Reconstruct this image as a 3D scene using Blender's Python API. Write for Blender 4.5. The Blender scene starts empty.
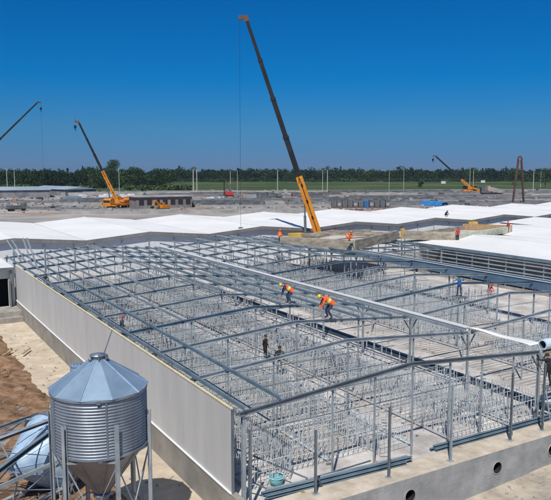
import bpy, math, random
from mathutils import Vector, Matrix, noise
random.seed(7)
S = bpy.context.scene
COL = S.collection
V = Vector
R = math.radians
rnd = random.uniform

# ------------------------------------------------------------------ camera numbers
F = 674.0; CX, CY = 275.5, 250.0; H = 13.0
PITCH = math.atan(80 / F)
TH = math.atan((CX + 128) / (F / math.cos(PITCH)))
ST, CT = math.sin(TH), math.cos(TH)

def ray(u, v):
    a = (u - CX) / F; b = -(v - CY) / F
    fw = math.cos(PITCH) + b * math.sin(PITCH); up = -math.sin(PITCH) + b * math.cos(PITCH)
    return V((fw * ST + a * CT, fw * CT - a * ST, up))
def P(u, v, z):                     # where a sight line meets the level z
    r = ray(u, v); t = (z - H) / r.z
    return V((r.x * t, r.y * t, z))
def PD(u, v, d):                    # where a sight line reaches the horizontal distance d
    r = ray(u, v); t = d / math.hypot(r.x, r.y)
    return V((r.x * t, r.y * t, H + r.z * t))

# ------------------------------------------------------------------ materials
def mat(name, c, rough=.8, metal=0., c2=None, scale=3., bump=0., bscale=None, detail=6., c3=None, spec=None, stretch=None):
    m = bpy.data.materials.new(name); m.use_nodes = True
    nt = m.node_tree; N = nt.nodes; L = nt.links
    b = N['Principled BSDF']
    b.inputs['Roughness'].default_value = rough; b.inputs['Metallic'].default_value = metal
    b.inputs['Base Color'].default_value = (*c, 1)
    if spec is not None: b.inputs['Specular IOR Level'].default_value = spec
    tc = N.new('ShaderNodeTexCoord'); src = tc.outputs['Object']
    if stretch:
        mp = N.new('ShaderNodeMapping'); mp.inputs['Scale'].default_value = stretch
        L.new(src, mp.inputs['Vector']); src = mp.outputs['Vector']
    if c2 is not None:
        n = N.new('ShaderNodeTexNoise'); n.inputs['Scale'].default_value = scale; n.inputs['Detail'].default_value = detail
        n.inputs['Roughness'].default_value = .65
        L.new(src, n.inputs['Vector'])
        cr = N.new('ShaderNodeValToRGB')
        cr.color_ramp.elements[0].position = .36; cr.color_ramp.elements[0].color = (*c, 1)
        cr.color_ramp.elements[1].position = .64; cr.color_ramp.elements[1].color = (*c2, 1)
        if c3 is not None:
            e = cr.color_ramp.elements.new(.5); e.color = (*c3, 1)
        L.new(n.outputs['Fac'], cr.inputs['Fac'])
        L.new(cr.outputs['Color'], b.inputs['Base Color'])
    if bump:
        n2 = N.new('ShaderNodeTexNoise'); n2.inputs['Scale'].default_value = bscale or scale * 4; n2.inputs['Detail'].default_value = 5
        L.new(src, n2.inputs['Vector'])
        bp = N.new('ShaderNodeBump'); bp.inputs['Strength'].default_value = bump; bp.inputs['Distance'].default_value = .05
        L.new(n2.outputs['Fac'], bp.inputs['Height']); L.new(bp.outputs['Normal'], b.inputs['Normal'])
    return m

M = {}
M['steel'] = mat('galvanised_steel', (.28, .32, .345), .5, .35, (.44, .49, .52), 1.2)
M['steel_dark'] = mat('weathered_steel', (.12, .15, .17), .55, .3, (.21, .24, .265), 1.0)
M['blue_steel'] = mat('blue_grey_steel', (.14, .205, .25), .5, .35, (.235, .315, .365), .9)
M['gutter_blue'] = mat('blue_gutter_steel', (.12, .21, .30), .42, .4, (.19, .29, .38), .5)
M['rail'] = mat('crate_tube', (.34, .38, .41), .5, .3, (.52, .56, .58), 2.0)
M['rail_pale'] = mat('crate_tube_pale', (.44, .48, .51), .5, .25, (.62, .66, .68), 2.0)
M['gutter'] = mat('gutter_sheet', (.50, .56, .60), .38, .6, (.66, .71, .75), .8)
M['silo'] = mat('silo_sheet', (.20, .235, .275), .5, .6, (.32, .365, .41), 1.1, .05, 6, stretch=(1, 1, .35))
M['silo_roof'] = mat('silo_roof_sheet', (.25, .36, .48), .42, .5, (.36, .47, .58), .9, .04, 3)
M['silo_cone'] = mat('silo_hopper_sheet', (.26, .27, .27), .5, .3, (.40, .41, .40), 1.3, .05, 5, stretch=(1, 1, .3))
M['silo_new'] = mat('new_hopper_sheet', (.24, .37, .52), .5, .05, (.40, .53, .66), 1.2)
M['panel'] = mat('wall_panel', (.49, .495, .48), .5, 0, (.57, .57, .55), .45, detail=8, stretch=(1, 2.2, .35))
M['panel_white'] = mat('white_panel', (.66, .67, .67), .55, 0, (.76, .76, .75), .4)
M['cream'] = mat('cream_foam_edge', (.62, .52, .30), .8, 0, (.75, .66, .42), 2.)
M['flash'] = mat('white_flashing', (.72, .72, .70), .6)
M['concrete'] = mat('concrete', (.24, .22, .195), .9, 0, (.38, .355, .32), .9, .25, 14, c3=(.30, .28, .25))
M['plinth'] = mat('plinth_concrete', (.23, .21, .18), .9, 0, (.33, .305, .265), .7, .25, 14)
M['front'] = mat('front_wall_concrete', (.23, .235, .23), .9, 0, (.37, .37, .36), .8, .3, 10, c3=(.30, .30, .295))
M['precast'] = mat('precast_concrete', (.20, .17, .13), .9, 0, (.44, .40, .325), .8, .4, 3, c3=(.325, .285, .22), stretch=(1, 1, 3))
M['slab_top'] = mat('sandy_slab', (.40, .345, .265), .92, 0, (.60, .525, .42), 1.3, .15, 20)
M['floor'] = mat('barn_floor', (.34, .32, .30), .9, 0, (.60, .57, .53), .55, .2, 9, c3=(.48, .45, .42))
M['path'] = mat('beige_path', (.43, .355, .26), .95, 0, (.64, .54, .41), .7, .3, 8, detail=10, c3=(.51, .43, .325))
M['soil'] = mat('soil', (.10, .055, .028), .97, 0, (.33, .205, .12), 1.3, .8, 5, detail=10, c3=(.215, .125, .068))
M['site'] = mat('site_ground', (.14, .13, .12), .95, 0, (.36, .335, .305), .045, .2, 2, detail=12, c3=(.245, .228, .21), stretch=(1.0, 1.0, 1))
M['site_pale'] = mat('graded_sand', (.25, .23, .21), .95, 0, (.42, .385, .35), .06, detail=10)
M['earth_orange'] = mat('orange_earth', (.26, .13, .07), .95, 0, (.40, .24, .15), .1)
M['field'] = mat('field_grass', (.04, .065, .022), .95, 0, (.10, .115, .05), .012, detail=10, c3=(.055, .085, .03), spec=.1)
M['roof'] = mat('white_roof_sheet', (.75, .74, .715), .5, 0, (.84, .83, .805), .14, detail=10)
M['fascia'] = mat('fascia_eave_shade', (.15, .15, .145), .7, 0, (.22, .22, .21), .6)  # fascia grey with the eave's shadow line put into the colour
M['leaf'] = mat('forest_leaf', (.010, .026, .010), .9, 0, (.050, .088, .026), .03, c3=(.020, .044, .015), spec=.05)
M['leaf2'] = mat('tree_leaf', (.016, .04, .012), .9, 0, (.045, .085, .025), .6, spec=.2)
M['leaf3'] = mat('shrub_leaf', (.035, .07, .018), .9, 0, (.075, .12, .035), .1, spec=.2)
M['bark'] = mat('bark', (.09, .07, .05), .95)
M['orange'] = mat('crane_orange', (.56, .19, .008), .5, 0, (.70, .27, .015), .5, detail=9)
M['yellow'] = mat('formwork_yellow', (.55, .34, .05), .7, 0, (.68, .45, .10), 2)
M['boom'] = mat('boom_dark', (.010, .011, .013), .5, 0, (.022, .023, .026), .6, spec=.3)
M['black'] = mat('black_rubber_and_shade', (.012, .012, .012), .8)  # rubber parts, and painted shade in the doorway and duct holes
M['dark'] = mat('dark_void', (.02, .02, .02), .9)
M['glass'] = mat('cab_glass', (.02, .03, .04), .12)
M['red'] = mat('red_paint', (.5, .03, .03), .5)
M['rust'] = mat('rusty_steel', (.10, .055, .04), .8, .2, (.17, .09, .06), 1)
M['sand_rough'] = mat('rough_forecourt', (.27, .235, .19), .95, 0, (.50, .43, .34), .7, .5, 5, c3=(.40, .345, .27))
M['floor_blue'] = mat('dark_blue_channel', (.03, .05, .075), .45, .3, (.07, .10, .14), .5)
M['beam_pale'] = mat('pale_beam', (.42, .43, .33), .8, 0, (.58, .59, .48), 1.5)
M['tarp'] = mat('blue_tarp', (.02, .16, .45), .6, 0, (.03, .22, .58), .4)
M['bluebox'] = mat('blue_container_paint', (.03, .13, .32), .5)
M['greybox'] = mat('grey_stack', (.06, .07, .08), .8, 0, (.16, .17, .18), .5)
M['shed_roof'] = mat('blue_grey_shed_roof', (.22, .29, .34), .6, 0, (.32, .40, .45), .05)
M['greywall'] = mat('grey_block_wall', (.13, .13, .14), .9, 0, (.24, .24, .25), .25)
M['foot'] = mat('pale_foundation', (.24, .235, .225), .9, 0, (.40, .39, .37), .2)
M['timber'] = mat('timber', (.30, .19, .09), .85, 0, (.45, .30, .16), 2, stretch=(1, 6, 1))
M['teal'] = mat('teal_plastic', (.12, .33, .36), .5)
M['white'] = mat('white_paint', (.75, .75, .74), .6)
M['roll'] = mat('pale_blue_roll', (.45, .60, .66), .6, 0, (.56, .70, .76), 3)
M['polec'] = mat('pole_concrete', (.42, .42, .38), .9)
M['skin'] = mat('skin', (.45, .24, .15), .6)
M['hair'] = mat('hair', (.03, .02, .015), .8)
M['vest_orange'] = mat('vest_orange', (.85, .13, .015), .8)
M['vest_stripe'] = mat('vest_stripe', (.70, .68, .25), .5)
M['navy'] = mat('navy_cloth', (.025, .04, .085), .9)
M['blackcloth'] = mat('black_cloth', (.014, .014, .016), .9)
M['bluecloth'] = mat('blue_cloth', (.02, .13, .38), .9)
M['redcloth'] = mat('red_cloth', (.50, .04, .03), .9)
M['hat_yellow'] = mat('helmet_yellow', (.78, .50, .02), .4)
M['hat_orange'] = mat('helmet_orange', (.85, .20, .02), .4)
M['hat_red'] = mat('helmet_red', (.38, .02, .02), .4)
M['hat_white'] = mat('helmet_white', (.75, .75, .75), .4)
M['boot'] = mat('boot', (.03, .025, .02), .8)

# ------------------------------------------------------------------ mesh collector
class MB:
    def __init__(s): s.v = []; s.f = []; s.m = []
    def quad(s, pts, mi=0):
        i = len(s.v); s.v += [V(p) for p in pts]; s.f.append(tuple(range(i, i + len(pts)))); s.m.append(mi); return s
    def box(s, x0, y0, z0, x1, y1, z1, mi=0):
        i = len(s.v)
        s.v += [V(p) for p in ((x0,y0,z0),(x1,y0,z0),(x1,y1,z0),(x0,y1,z0),(x0,y0,z1),(x1,y0,z1),(x1,y1,z1),(x0,y1,z1))]
        for f in ((0,3,2,1),(4,5,6,7),(0,1,5,4),(1,2,6,5),(2,3,7,6),(3,0,4,7)):
            s.f.append(tuple(i + k for k in f)); s.m.append(mi)
        return s
    def beam(s, a, b, w, h, mi=0, up=V((0, 0, 1)), w2=None, h2=None):
        a = V(a); b = V(b); d = (b - a).normalized()
        if abs(d.dot(up)) > .98: up = V((0, 1, 0))
        sd = d.cross(up).normalized(); u = sd.cross(d).normalized()
        i = len(s.v); w2 = w if w2 is None else w2; h2 = h if h2 is None else h2
        for p, ww, hh in ((a, w, h), (b, w2, h2)):
            for sx, sz in ((-1,-1),(1,-1),(1,1),(-1,1)):
                s.v.append(p + sd * sx * ww / 2 + u * sz * hh / 2)
        for f in ((0,1,2,3),(7,6,5,4),(0,4,5,1),(1,5,6,2),(2,6,7,3),(3,7,4,0)):
            s.f.append(tuple(i + k for k in f)); s.m.append(mi)
        return s
    def channel(s, a, b, w, h, mi=0, t=.02, up=V((0,0,1))):   # C section: web and two flanges
        a = V(a); b = V(b); d = (b - a).normalized()
        if abs(d.dot(up)) > .98: up = V((0, 1, 0))
        sd = d.cross(up).normalized(); u = sd.cross(d).normalized()
        s.beam(a - sd * (w / 2 - t / 2), b - sd * (w / 2 - t / 2), t, h, mi, up)
        for k in (-1, 1):
            o = sd * t / 2 + u * k * (h / 2 - t / 2)
            s.beam(a + o, b + o, w - t, t, mi, up)
        return s
    def tube(s, a, b, r, n=6, mi=0, r2=None, cap=True):
        a = V(a); b = V(b); d = (b - a).normalized()
        up = V((0,0,1)) if abs(d.z) < .95 else V((1,0,0))
        sd = d.cross(up).normalized(); u = sd.cross(d); r2 = r if r2 is None else r2
        i = len(s.v)
        for p, rr in ((a, r), (b, r2)):
            for k in range(n):
                an = 2 * math.pi * k / n
                s.v.append(p + sd * math.cos(an) * rr + u * math.sin(an) * rr)
        for k in range(n):
            s.f.append((i + k, i + n + k, i + n + (k + 1) % n, i + (k + 1) % n)); s.m.append(mi)
        if cap:
            s.f.append(tuple(i + k for k in range(n))); s.m.append(mi)
            s.f.append(tuple(i + n + k for k in reversed(range(n)))); s.m.append(mi)
        return s
    def lathe(s, prof, n=32, mi=0, c=(0, 0, 0), ph=0):
        i = len(s.v); c = V(c)
        for r, z in prof:
            for k in range(n):
                an = 2 * math.pi * (k / n) + ph
                s.v.append(c + V((r * math.cos(an), r * math.sin(an), z)))
        for j in range(len(prof) - 1):
            for k in range(n):
                a = i + j * n + k; b = i + j * n + (k + 1) % n
                s.f.append((a, b, b + n, a + n)); s.m.append(mi)
        return s
    def blob(s, c, r, mi=0, n=8, m=5, sc=(1,1,1)):
        c = V(c); i = len(s.v)
        for j in range(m + 1):
            t = math.pi * j / m
            for k in range(n):
                a = 2 * math.pi * k / n
                s.v.append(c + V((r*sc[0]*math.sin(t)*math.cos(a), r*sc[1]*math.sin(t)*math.sin(a), -r*sc[2]*math.cos(t))))
        for j in range(m):
            for k in range(n):
                a = i + j*n + k; b = i + j*n + (k+1) % n
                s.f.append((a, b, b+n, a+n)); s.m.append(mi)
        return s
    def build(s, name, mats, parent=None, smooth=False, off=None):
        me = bpy.data.meshes.new(name)
        off = V(off) if off is not None else V((0, 0, 0))
        me.from_pydata([p - off for p in s.v], [], s.f)
        if not isinstance(mats, (list, tuple)): mats = [mats]
        for m_ in mats: me.materials.append(M[m_] if isinstance(m_, str) else m_)
        if len(mats) > 1: me.polygons.foreach_set('material_index', s.m)
        if smooth: me.polygons.foreach_set('use_smooth', [True] * len(me.polygons))
        me.update()
        o = bpy.data.objects.new(name, me); COL.objects.link(o)
        if parent: o.parent = parent
        return o

def tag(o, label=None, cat=None, group=None, kind=None):
    if label: o['label'] = label
    if cat: o['category'] = cat
    if group: o['group'] = group
    if kind: o['kind'] = kind
    return o
def thing(name, label, cat, loc=(0, 0, 0), rz=0., group=None):
    o = bpy.data.objects.new(name, None); COL.objects.link(o)
    o.empty_display_size = .3
    o.location = loc; o.rotation_euler = (0, 0, rz)
    return tag(o, label, cat, group)
def copy_tree(o, loc=None, label=None, parent=None):
    c = o.copy(); COL.objects.link(c)
    if parent: c.parent = parent
    if loc is not None: c.location = loc
    if label: c['label'] = label
    for ch in list(o.children): copy_tree(ch, parent=c)
    return c
def struct(name, mb, m, smooth=False): return tag(mb.build(name, m, smooth=smooth), kind='structure')

def sheet(pts, z):
    return MB().quad([(p[0], p[1], z) for p in pts])

# ------------------------------------------------------------------ ground sheets
ZG = -.8
ZF = -1.15
mb = MB(); zg_ = ZG - .004
mb.quad([(-2400,-200,zg_),(11.25,-200,zg_),(11.25,3400,zg_),(-2400,3400,zg_)]); mb.quad([(11.25,20.5,zg_),(3400,20.5,zg_),(3400,3400,zg_),(11.25,3400,zg_)])
mb.quad([(90,20.5,zg_),(3400,20.5,zg_),(3400,20.5,ZF-.1),(90,20.5,ZF-.1)])
struct('ground', mb, 'site')
struct('retaining_edge', MB().box(11.1,-200,ZF-.2,11.24,19.6,ZG-.006), 'plinth')
fp = [P(u, v, ZG) for u, v in ((-900, 191.5), (-300,191.5),(60,191),(170,191.5),(300,191.2),(420,189.5),(560,189),(900,188.5),(1800,188.5))]
mb = MB()
fl = [(p.x, p.y) for p in fp]
for a, b in zip(fl, fl[1:]):
    da = 3000 / math.hypot(*a); db = 3000 / math.hypot(*b)
    mb.quad([(a[0],a[1],ZG),(b[0],b[1],ZG),(b[0]*db,b[1]*db,ZG),(a[0]*da,a[1]*da,ZG)])
struct('field', mb, 'field')
# pale graded pads between the far rows
mb = MB()
for (u0,u1,v0,v1) in ((-40,330,209,219),(-40,110,196,206),(380,600,190.5,193),(400,620,194.5,198.5),(180,300,192.2,193.6)):
    q = [P(u0,v1,ZG+.004),P(u1,v1+(-2),ZG+.004),P(u1,v0,ZG+.004),P(u0,v0,ZG+.004)]
    mb.quad(q)
struct('graded_pad', mb, 'site_pale')
mb = MB()
for k, (u0,u1,v0,v1) in enumerate(((112,215,207,212.5),(0,75,213,214.5),(200,262,197,200.5),(318,392,207.5,210.5),(285,345,195.5,198.5))):
    q = [P(u0,v1-.6,ZG+.008),P((u0+u1)/2,v1,ZG+.008),P(u1,v1-.5,ZG+.008),P(u1,v0+.6,ZG+.008),P((u0+u1)/2,v0,ZG+.008),P(u0,v0+.4,ZG+.008)]
    mb.quad(q)
struct('earth_strip', mb, 'earth_orange')
struct('path', sheet(((8.1,-6),(11.3,-6),(11.3,67.4),(-12,67.4),(-12,60.5),(8.1,58.5)), ZG + .004), 'path')
mb = MB(); nx_, ny_ = 90, 40
for j in range(ny_ + 1):
    for i in range(nx_ + 1):
        x = 11.25 + 50 * i / nx_; y = -2 + 21.6 * j / ny_
        mb.v.append(V((x, y, ZF + .12*noise.noise(V((x*.4, y*.4, 2))) + .06*noise.noise(V((x*1.7, y*1.7, 4))) + max(0, (x-21)*.05) * (y > 14))))
for j in range(ny_):
    for i in range(nx_):
        a = j*(nx_+1)+i; mb.f.append((a,a+1,a+nx_+2,a+nx_+1)); mb.m.append(0)
mb.quad([(61.25,-200,ZF-.05),(3400,-200,ZF-.05),(3400,20.5,ZF-.05),(61.25,20.5,ZF-.05)]); mb.quad([(11.25,-200,ZF-.05),(61.25,-200,ZF-.05),(61.25,-2,ZF-.05),(11.25,-2,ZF-.05)])
struct('forecourt', mb, 'sand_rough', True)
# soil, heaped and raked
mb = MB(); nx, ny = 110, 190
X0, X1, Y0, Y1 = -16., 8.5, 12., 60.
def hgt(x, y):
    e = min(1., max(0., (8.5 + .35*noise.noise(V((y*.5, 3, 1))) - x) / 1.2)) * min(1., max(0., (60 - y) / 1.5))
    n = noise.noise(V((x*.35, y*.35, 0))) * .35 + noise.noise(V((x*1.3, y*1.3, 5))) * .17 + abs(noise.noise(V((x*3.3, y*3.3, 9)))) * .14
    return ZG - .03 + e * (.22 + n) 
for j in range(ny + 1):
    for i in range(nx + 1):
        x = X0 + (X1 - X0) * i / nx; y = Y0 + (Y1 - Y0) * j / ny
        mb.v.append(V((x, y, hgt(x, y))))
for j in range(ny):
    for i in range(nx):
        a = j * (nx + 1) + i
        mb.f.append((a, a + 1, a + nx + 2, a + nx + 1)); mb.m.append(0)
struct('soil', mb, 'soil', True)
# clods and debris on the soil, uncountable
mb = MB()
for k in range(900):
    x = rnd(-10, 8.8); y = rnd(18, 59); r = rnd(.03, .13)
    mb.blob((x, y, max(hgt(x, y), ZG) + r * .3), r, 0, 5, 3, (rnd(.7,1.5), rnd(.7,1.3), .7))
tag(mb.build('soil_clods', 'soil'), 'loose clods of brown earth scattered over the heap', 'clods', kind='stuff')
mb = MB()
for k in range(260):
    if k < 150: x, y = rnd(-9, 8), rnd(20, 58); z = hgt(x, y)
    else: x, y = rnd(8.6, 11.2), rnd(16, 66); z = ZG
    r = rnd(.02, .07)
    mb.beam((x, y, z + .04), (x + rnd(-.2,.2), y + rnd(-.2,.2), z + .06), r, r * .5)
for k in range(700):
    x, y = rnd(15, 40), rnd(12, 19.5); r = rnd(.015, .09); zz_ = ZF + .12*noise.noise(V((x*.4, y*.4, 2))) + max(0, (x-21)*.05) * (y > 14)
    mb.beam((x, y, zz_ + r*.3), (x + rnd(-.12,.12), y + rnd(-.12,.12), zz_ + r*.5), r*1.5, r)
tag(mb.build('site_rubble', 'foot'), 'small pale scraps and stones strewn over soil and path', 'rubble', kind='stuff')

# ------------------------------------------------------------------ near barn
XL, XA, XB, XC = 11.2, 28.55, 46.3, 58.0
YF, SP, NF = 21.7, 4.78, 12
YE = YF + SP * (NF - 1)
ZE, ZR = 4.0, 4.68
FZ = .3
struct('floor', sheet(((XL+.1,20.9),(XC,20.9),(XC,84),(XL+.1,84)), FZ), 'floor')
# slatted strips in the floor
mb = MB()
for x0, x1 in ((12.0, 20.5), (22.4, 26.8), (32.6, 44.4)):
    y = 24.
    while y < 73:
        mb.box(x0, y, FZ, x1, y + .16, FZ + .012); y += .42
struct('floor_slats', mb, 'concrete')

# long panelled side wall
t = thing('side_wall', 'long pale grey panel wall on a concrete plinth beside the beige path', 'wall', (XL, 20.0, ZG))
o = t.location
mb = MB(); y = 22.15; 
while y < 67.3:
    y2 = min(y + 1.16, 67.3)
    mb.box(XL - .02, y + .005, .62, XL + .10, y2 - .005, 3.96); y = y2
mb.build('wall_panel', 'panel', t, off=o)
MB().box(XL - .06, 19.6, ZG - .75, XL + .22, 67.4, .58).build('plinth', 'plinth', t, off=o)
MB().box(XL - .10, 22.1, .58, XL + .12, 67.35, .625).build('base_flashing', 'flash', t, off=o)
MB().box(XL - .04, 22.1, 3.96, XL + .05, 67.35, 4.02).build('top_edge', 'cream', t, off=o)
MB().box(XL - .01, 22.08, .6, XL + .09, 22.145, 3.95).build('corner_post', 'steel_dark', t, off=o)

# front plinth wall with duct holes
t = thing('duct_wall', 'low concrete foundation wall with round duct holes along the barn front', 'wall', (20, 19.6, ZG))
o = t.location
YW = 19.6; ZT = .6
def on_front(u, v):
    r = ray(u, v); k = YW / r.y; return r.x * k, H + r.z * k
holes = [on_front(410, 493.5), on_front(497, 469.5)]
dx = holes[1][0] - holes[0][0]; hz = (holes[0][1] + holes[1][1]) / 2
h3 = on_front(551.5, 453.4)[0]
hx = [holes[0][0] - dx, holes[0][0], holes[1][0], h3, h3 + dx, h3 + 2*dx, h3 + 3*dx]
mb = MB(); x = XL + .22; hr = .27; hw = .5
for c in hx:
    if c - hw < x: continue
    mb.quad([(x,YW,ZG-.75),(c-hw,YW,ZG-.75),(c-hw,YW,ZT),(x,YW,ZT)])
    n = 24; ang = [2*math.pi*(k+.5)/n for k in range(n)]
    circ = [(c + hr*math.cos(a), YW, hz + hr*math.sin(a)) for a in ang]
    def sq(a):
        cx_, cz_ = math.cos(a), math.sin(a); s_ = hw / max(abs(cx_), abs(cz_) * 1.0)
        return (c + cx_*s_, YW, hz + cz_*s_)
    sqp = [sq(a) for a in ang]
    for k in range(n):
        mb.quad([circ[k], circ[(k+1)%n], sqp[(k+1)%n], sqp[k]])
        p, q = circ[k], circ[(k+1)%n]
        mb.quad([p, q, (q[0], YW+1.0, q[2]), (p[0], YW+1.0, p[2])])
    for k in range(n):      # corners of the square panel
        a, b = sqp[k], sqp[(k+1)%n]
        if abs(a[0]-b[0]) > 1e-5 and abs(a[2]-b[2]) > 1e-5:
            cxr = c + hw * (1 if (a[0]+b[0])/2 > c else -1); czr = hz + hw * (1 if (a[2]+b[2])/2 > hz else -1)
            mb.quad([a, b, (cxr, YW, czr)])
    mb.quad([(c-hw,YW,ZG-.75),(c+hw,YW,ZG-.75),(c+hw,YW,hz-hw),(c-hw,YW,hz-hw)])
    mb.quad([(c-hw,YW,hz+hw),(c+hw,YW,hz+hw),(c+hw,YW,ZT),(c-hw,YW,ZT)])
    x = c + hw
mb.quad([(x,YW,ZG-.75),(XC,YW,ZG-.75),(XC,YW,ZT),(x,YW,ZT)])
mb.box(XL + .22, YW + 1.0, ZG - .75, XC, 20.9, ZT - .004)
mb.build('concrete_face', 'front', t, off=o)
MB().quad([(XL+.22,YW,ZT),(XC,YW,ZT),(XC,20.9,ZT),(XL+.22,20.9,ZT)]).build('wall_top', 'slab_top', t, off=o)
MB().quad([(XL+.22,20.904,ZT),(XC,20.904,ZT),(XC,20.904,FZ-.1),(XL+.22,20.904,FZ-.1)]).build('inner_face', 'concrete', t, off=o)
for c in hx:
    if c < XL + .8: continue
    m2 = MB(); n = 24
    for k in range(n):
        a, b = 2*math.pi*k/n, 2*math.pi*(k+1)/n
        for (r0, y0, r1, y1) in ((hr-.012, YW-.03, hr+.035, YW-.03), (hr+.035, YW-.03, hr+.035, YW+.0), (hr-.012, YW+.9, hr-.012, YW-.03)):
            m2.quad([(c+r0*math.cos(a),y0,hz+r0*math.sin(a)),(c+r0*math.cos(b),y0,hz+r0*math.sin(b)),(c+r1*math.cos(b),y1,hz+r1*math.sin(b)),(c+r1*math.cos(a),y1,hz+r1*math.sin(a))])
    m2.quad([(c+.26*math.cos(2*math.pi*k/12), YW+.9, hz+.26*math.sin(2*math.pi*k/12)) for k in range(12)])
    m2.m = [1 if (i_ % 3 == 2 or i_ == len(m2.f)-1) else 0 for i_ in range(len(m2.f))]; m2.build('duct_pipe', ['foot', 'black'], t, off=o)  # inside and end of the pipe coloured black as the hole's shade

def zroof(x, x0, x1):
    xm = (x0 + x1) / 2
    return ZR - (ZR - ZE) * abs(x - xm) / ((x1 - x0) / 2)
def fy(i): return YF + SP * i

def skeleton(x0, x1, name_label, purlins, posts, eave_cols, first=0, cols_r=True):
    t = thing('barn_skeleton', name_label, 'steel frame', ((x0+x1)/2, YF, FZ)); o = V(t.location)
    xm = (x0 + x1) / 2
    for i in range(first, NF):
        y = fy(i)
        mt = 'steel_dark' if i == 0 else ('steel' if i % 3 else 'blue_steel')
        for a, b in ((x0 + .12, xm - .004), (xm + .004, x1 - .16)):
            MB().channel((a, y, zroof(a,x0,x1)-.14), (b, y, zroof(b,x0,x1)-.14), .09, .19).build('rafter', mt, t, off=o)
        for x in eave_cols:
            w = .14 if i == 0 else .11
            MB().channel((x, y + .12, FZ), (x, y + .12, ZE - .16), w, w, t=.015).build('column', 'steel', t, off=o)
            if x > x0 + 1:
                m_ = MB()
                for s in (-1, 1):
                    m_.beam((x, y + .12, ZE - 1.05), (x + s*.55, y + .12, ZE - .3), .05, .06)
                m_.build('knee_brace', 'steel_dark', t, off=o)
        for x in (posts if i else tuple(posts) + ((17.9, 22.3, 26.6) if x0 < 20 else ())):
            MB().beam((x, y + .09, FZ), (x, y + .09, zroof(x,x0,x1) - .26), .07, .07).build('post', 'steel', t, off=o)
    for x, ya, yb, w, h, m_ in purlins:
        MB().channel((x, ya, zroof(x,x0,x1) + .06 + .0011*x % .003), (x, yb, zroof(x,x0,x1) + .06), w, h).build('purlin', m_, t, off=o)
    return t

p1 = [(11.52, YF-.1, YE, .09, .15, 'blue_steel'), (13.1, YF-.05, YE, .11, .14, 'blue_steel'), (15.0, fy(3)-.2, YE, .10, .14, 'steel'),
      (16.9, fy(5)-.2, YE, .09, .14, 'steel'), (18.6, fy(6)-.2, YE, .09, .14, 'steel'), (19.85, fy(4)-.2, YE, .09, .14, 'steel')]
p1 += [(20.5, fy(4), YE, .09, .14, 'steel'), (12.4, fy(7), YE, .08, .12, 'steel'), (14.1, fy(6), YE, .08, .12, 'steel'), (15.9, fy(7), YE, .08, .12, 'blue_steel'), (17.8, fy(8), YE, .08, .12, 'steel')]
for k, x in enumerate((21.7, 22.95, 24.2, 25.45, 26.7, 27.8)):
    p1.append((x, fy((3, 2, 2, 2, 2, 1)[k]) - .3, YE, .12, .14, 'steel' if k % 2 else 'blue_steel'))
skeleton(XL, XA, 'nearest open steel roof frame with silvery rafters behind the long grey panel wall', p1, (15.7, 20.05, 24.4), (11.55, XA - .0))
p2 = []
for k, x in enumerate((29.6, 31.2, 32.8, 34.4, 36.0, 37.3, 37.8, 39.2, 40.8, 42.4, 44.0, 45.3)):
    p2.append((x, fy((6,6,7,7,7,6,7,8,7,8,7,6)[k]) - .3, YE + 3, .11, .14, 'steel' if k % 2 else 'blue_steel'))
skeleton(XA, XB, 'open steel roof frame between the pale gutter and the wide blue gutter', p2, (33.2, 37.55, 41.9), (XB,))
# corridor frame beyond the blue gutter
t = thing('corridor_frame', 'flat steel frame carrying the large tan precast frames', 'steel frame', (52, 66, FZ)); o = V(t.location)
for y in (58.5, 62.2, 66.2, 70.2, 74.2, 78.2):
    MB().channel((XB + .4, y, 3.78), (XC + 6, y, 3.78), .1, .22).build('cross_beam', 'steel', t, off=o)
    for x in (52.2, 57.9, 62.5):
        MB().beam((x, y + .1, FZ), (x, y + .1, 3.66), .1, .1).build('column', 'steel', t, off=o)
for z in (1.2, 1.9, 2.6, 3.3):
    MB().beam((57.8, 63.5, z), (57.8, 82, z), .06, .1).build('rail', 'steel', t, off=o)

MB().box(XB - 8.0, 78.9, ZG, XC + 4, 79.05, 3.3).build('end_wall', 'panel_white', t, off=o)
for x in (40, 43.6, 47.2, 50.8, 54.4, 58.):
    MB().beam((x, 78.82, FZ), (x, 78.82, 3.3), .09, .09).build('wall_post', 'steel', t, off=o)

# gutters
def gutter(x, ya, yb, w, d, m_, label, ztop):
    t = thing('valley_gutter', label, 'gutter', (x, ya, ztop)); o = V(t.location)
    mb = MB(); th = .025
    mb.box(x-w/2, ya, ztop-d, x-w/2+th, yb, ztop); mb.box(x+w/2-th, ya, ztop-d, x+w/2, yb, ztop)
    mb.box(x-w/2+th, ya, ztop-d, x+w/2-th, yb, ztop-d+th)
    mb.build('trough', m_, t, off=o)
    mb = MB(); mb.box(x-w/2-.07, ya+.01, ztop-.02, x-w/2-.002, yb-.01, ztop+.03); mb.build('rim', 'flash', t, off=o)
    MB().box(x+w/2+.002, ya+.01, ztop-.02, x+w/2+.07, yb-.01, ztop+.03).build('rim', 'flash', t, off=o)
    return t
g = gutter(XA, 26.6, YE + .5, .22, .2, 'flash', 'long narrow pale gutter running above two kneeling roof workers', ZE + .12)
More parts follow.
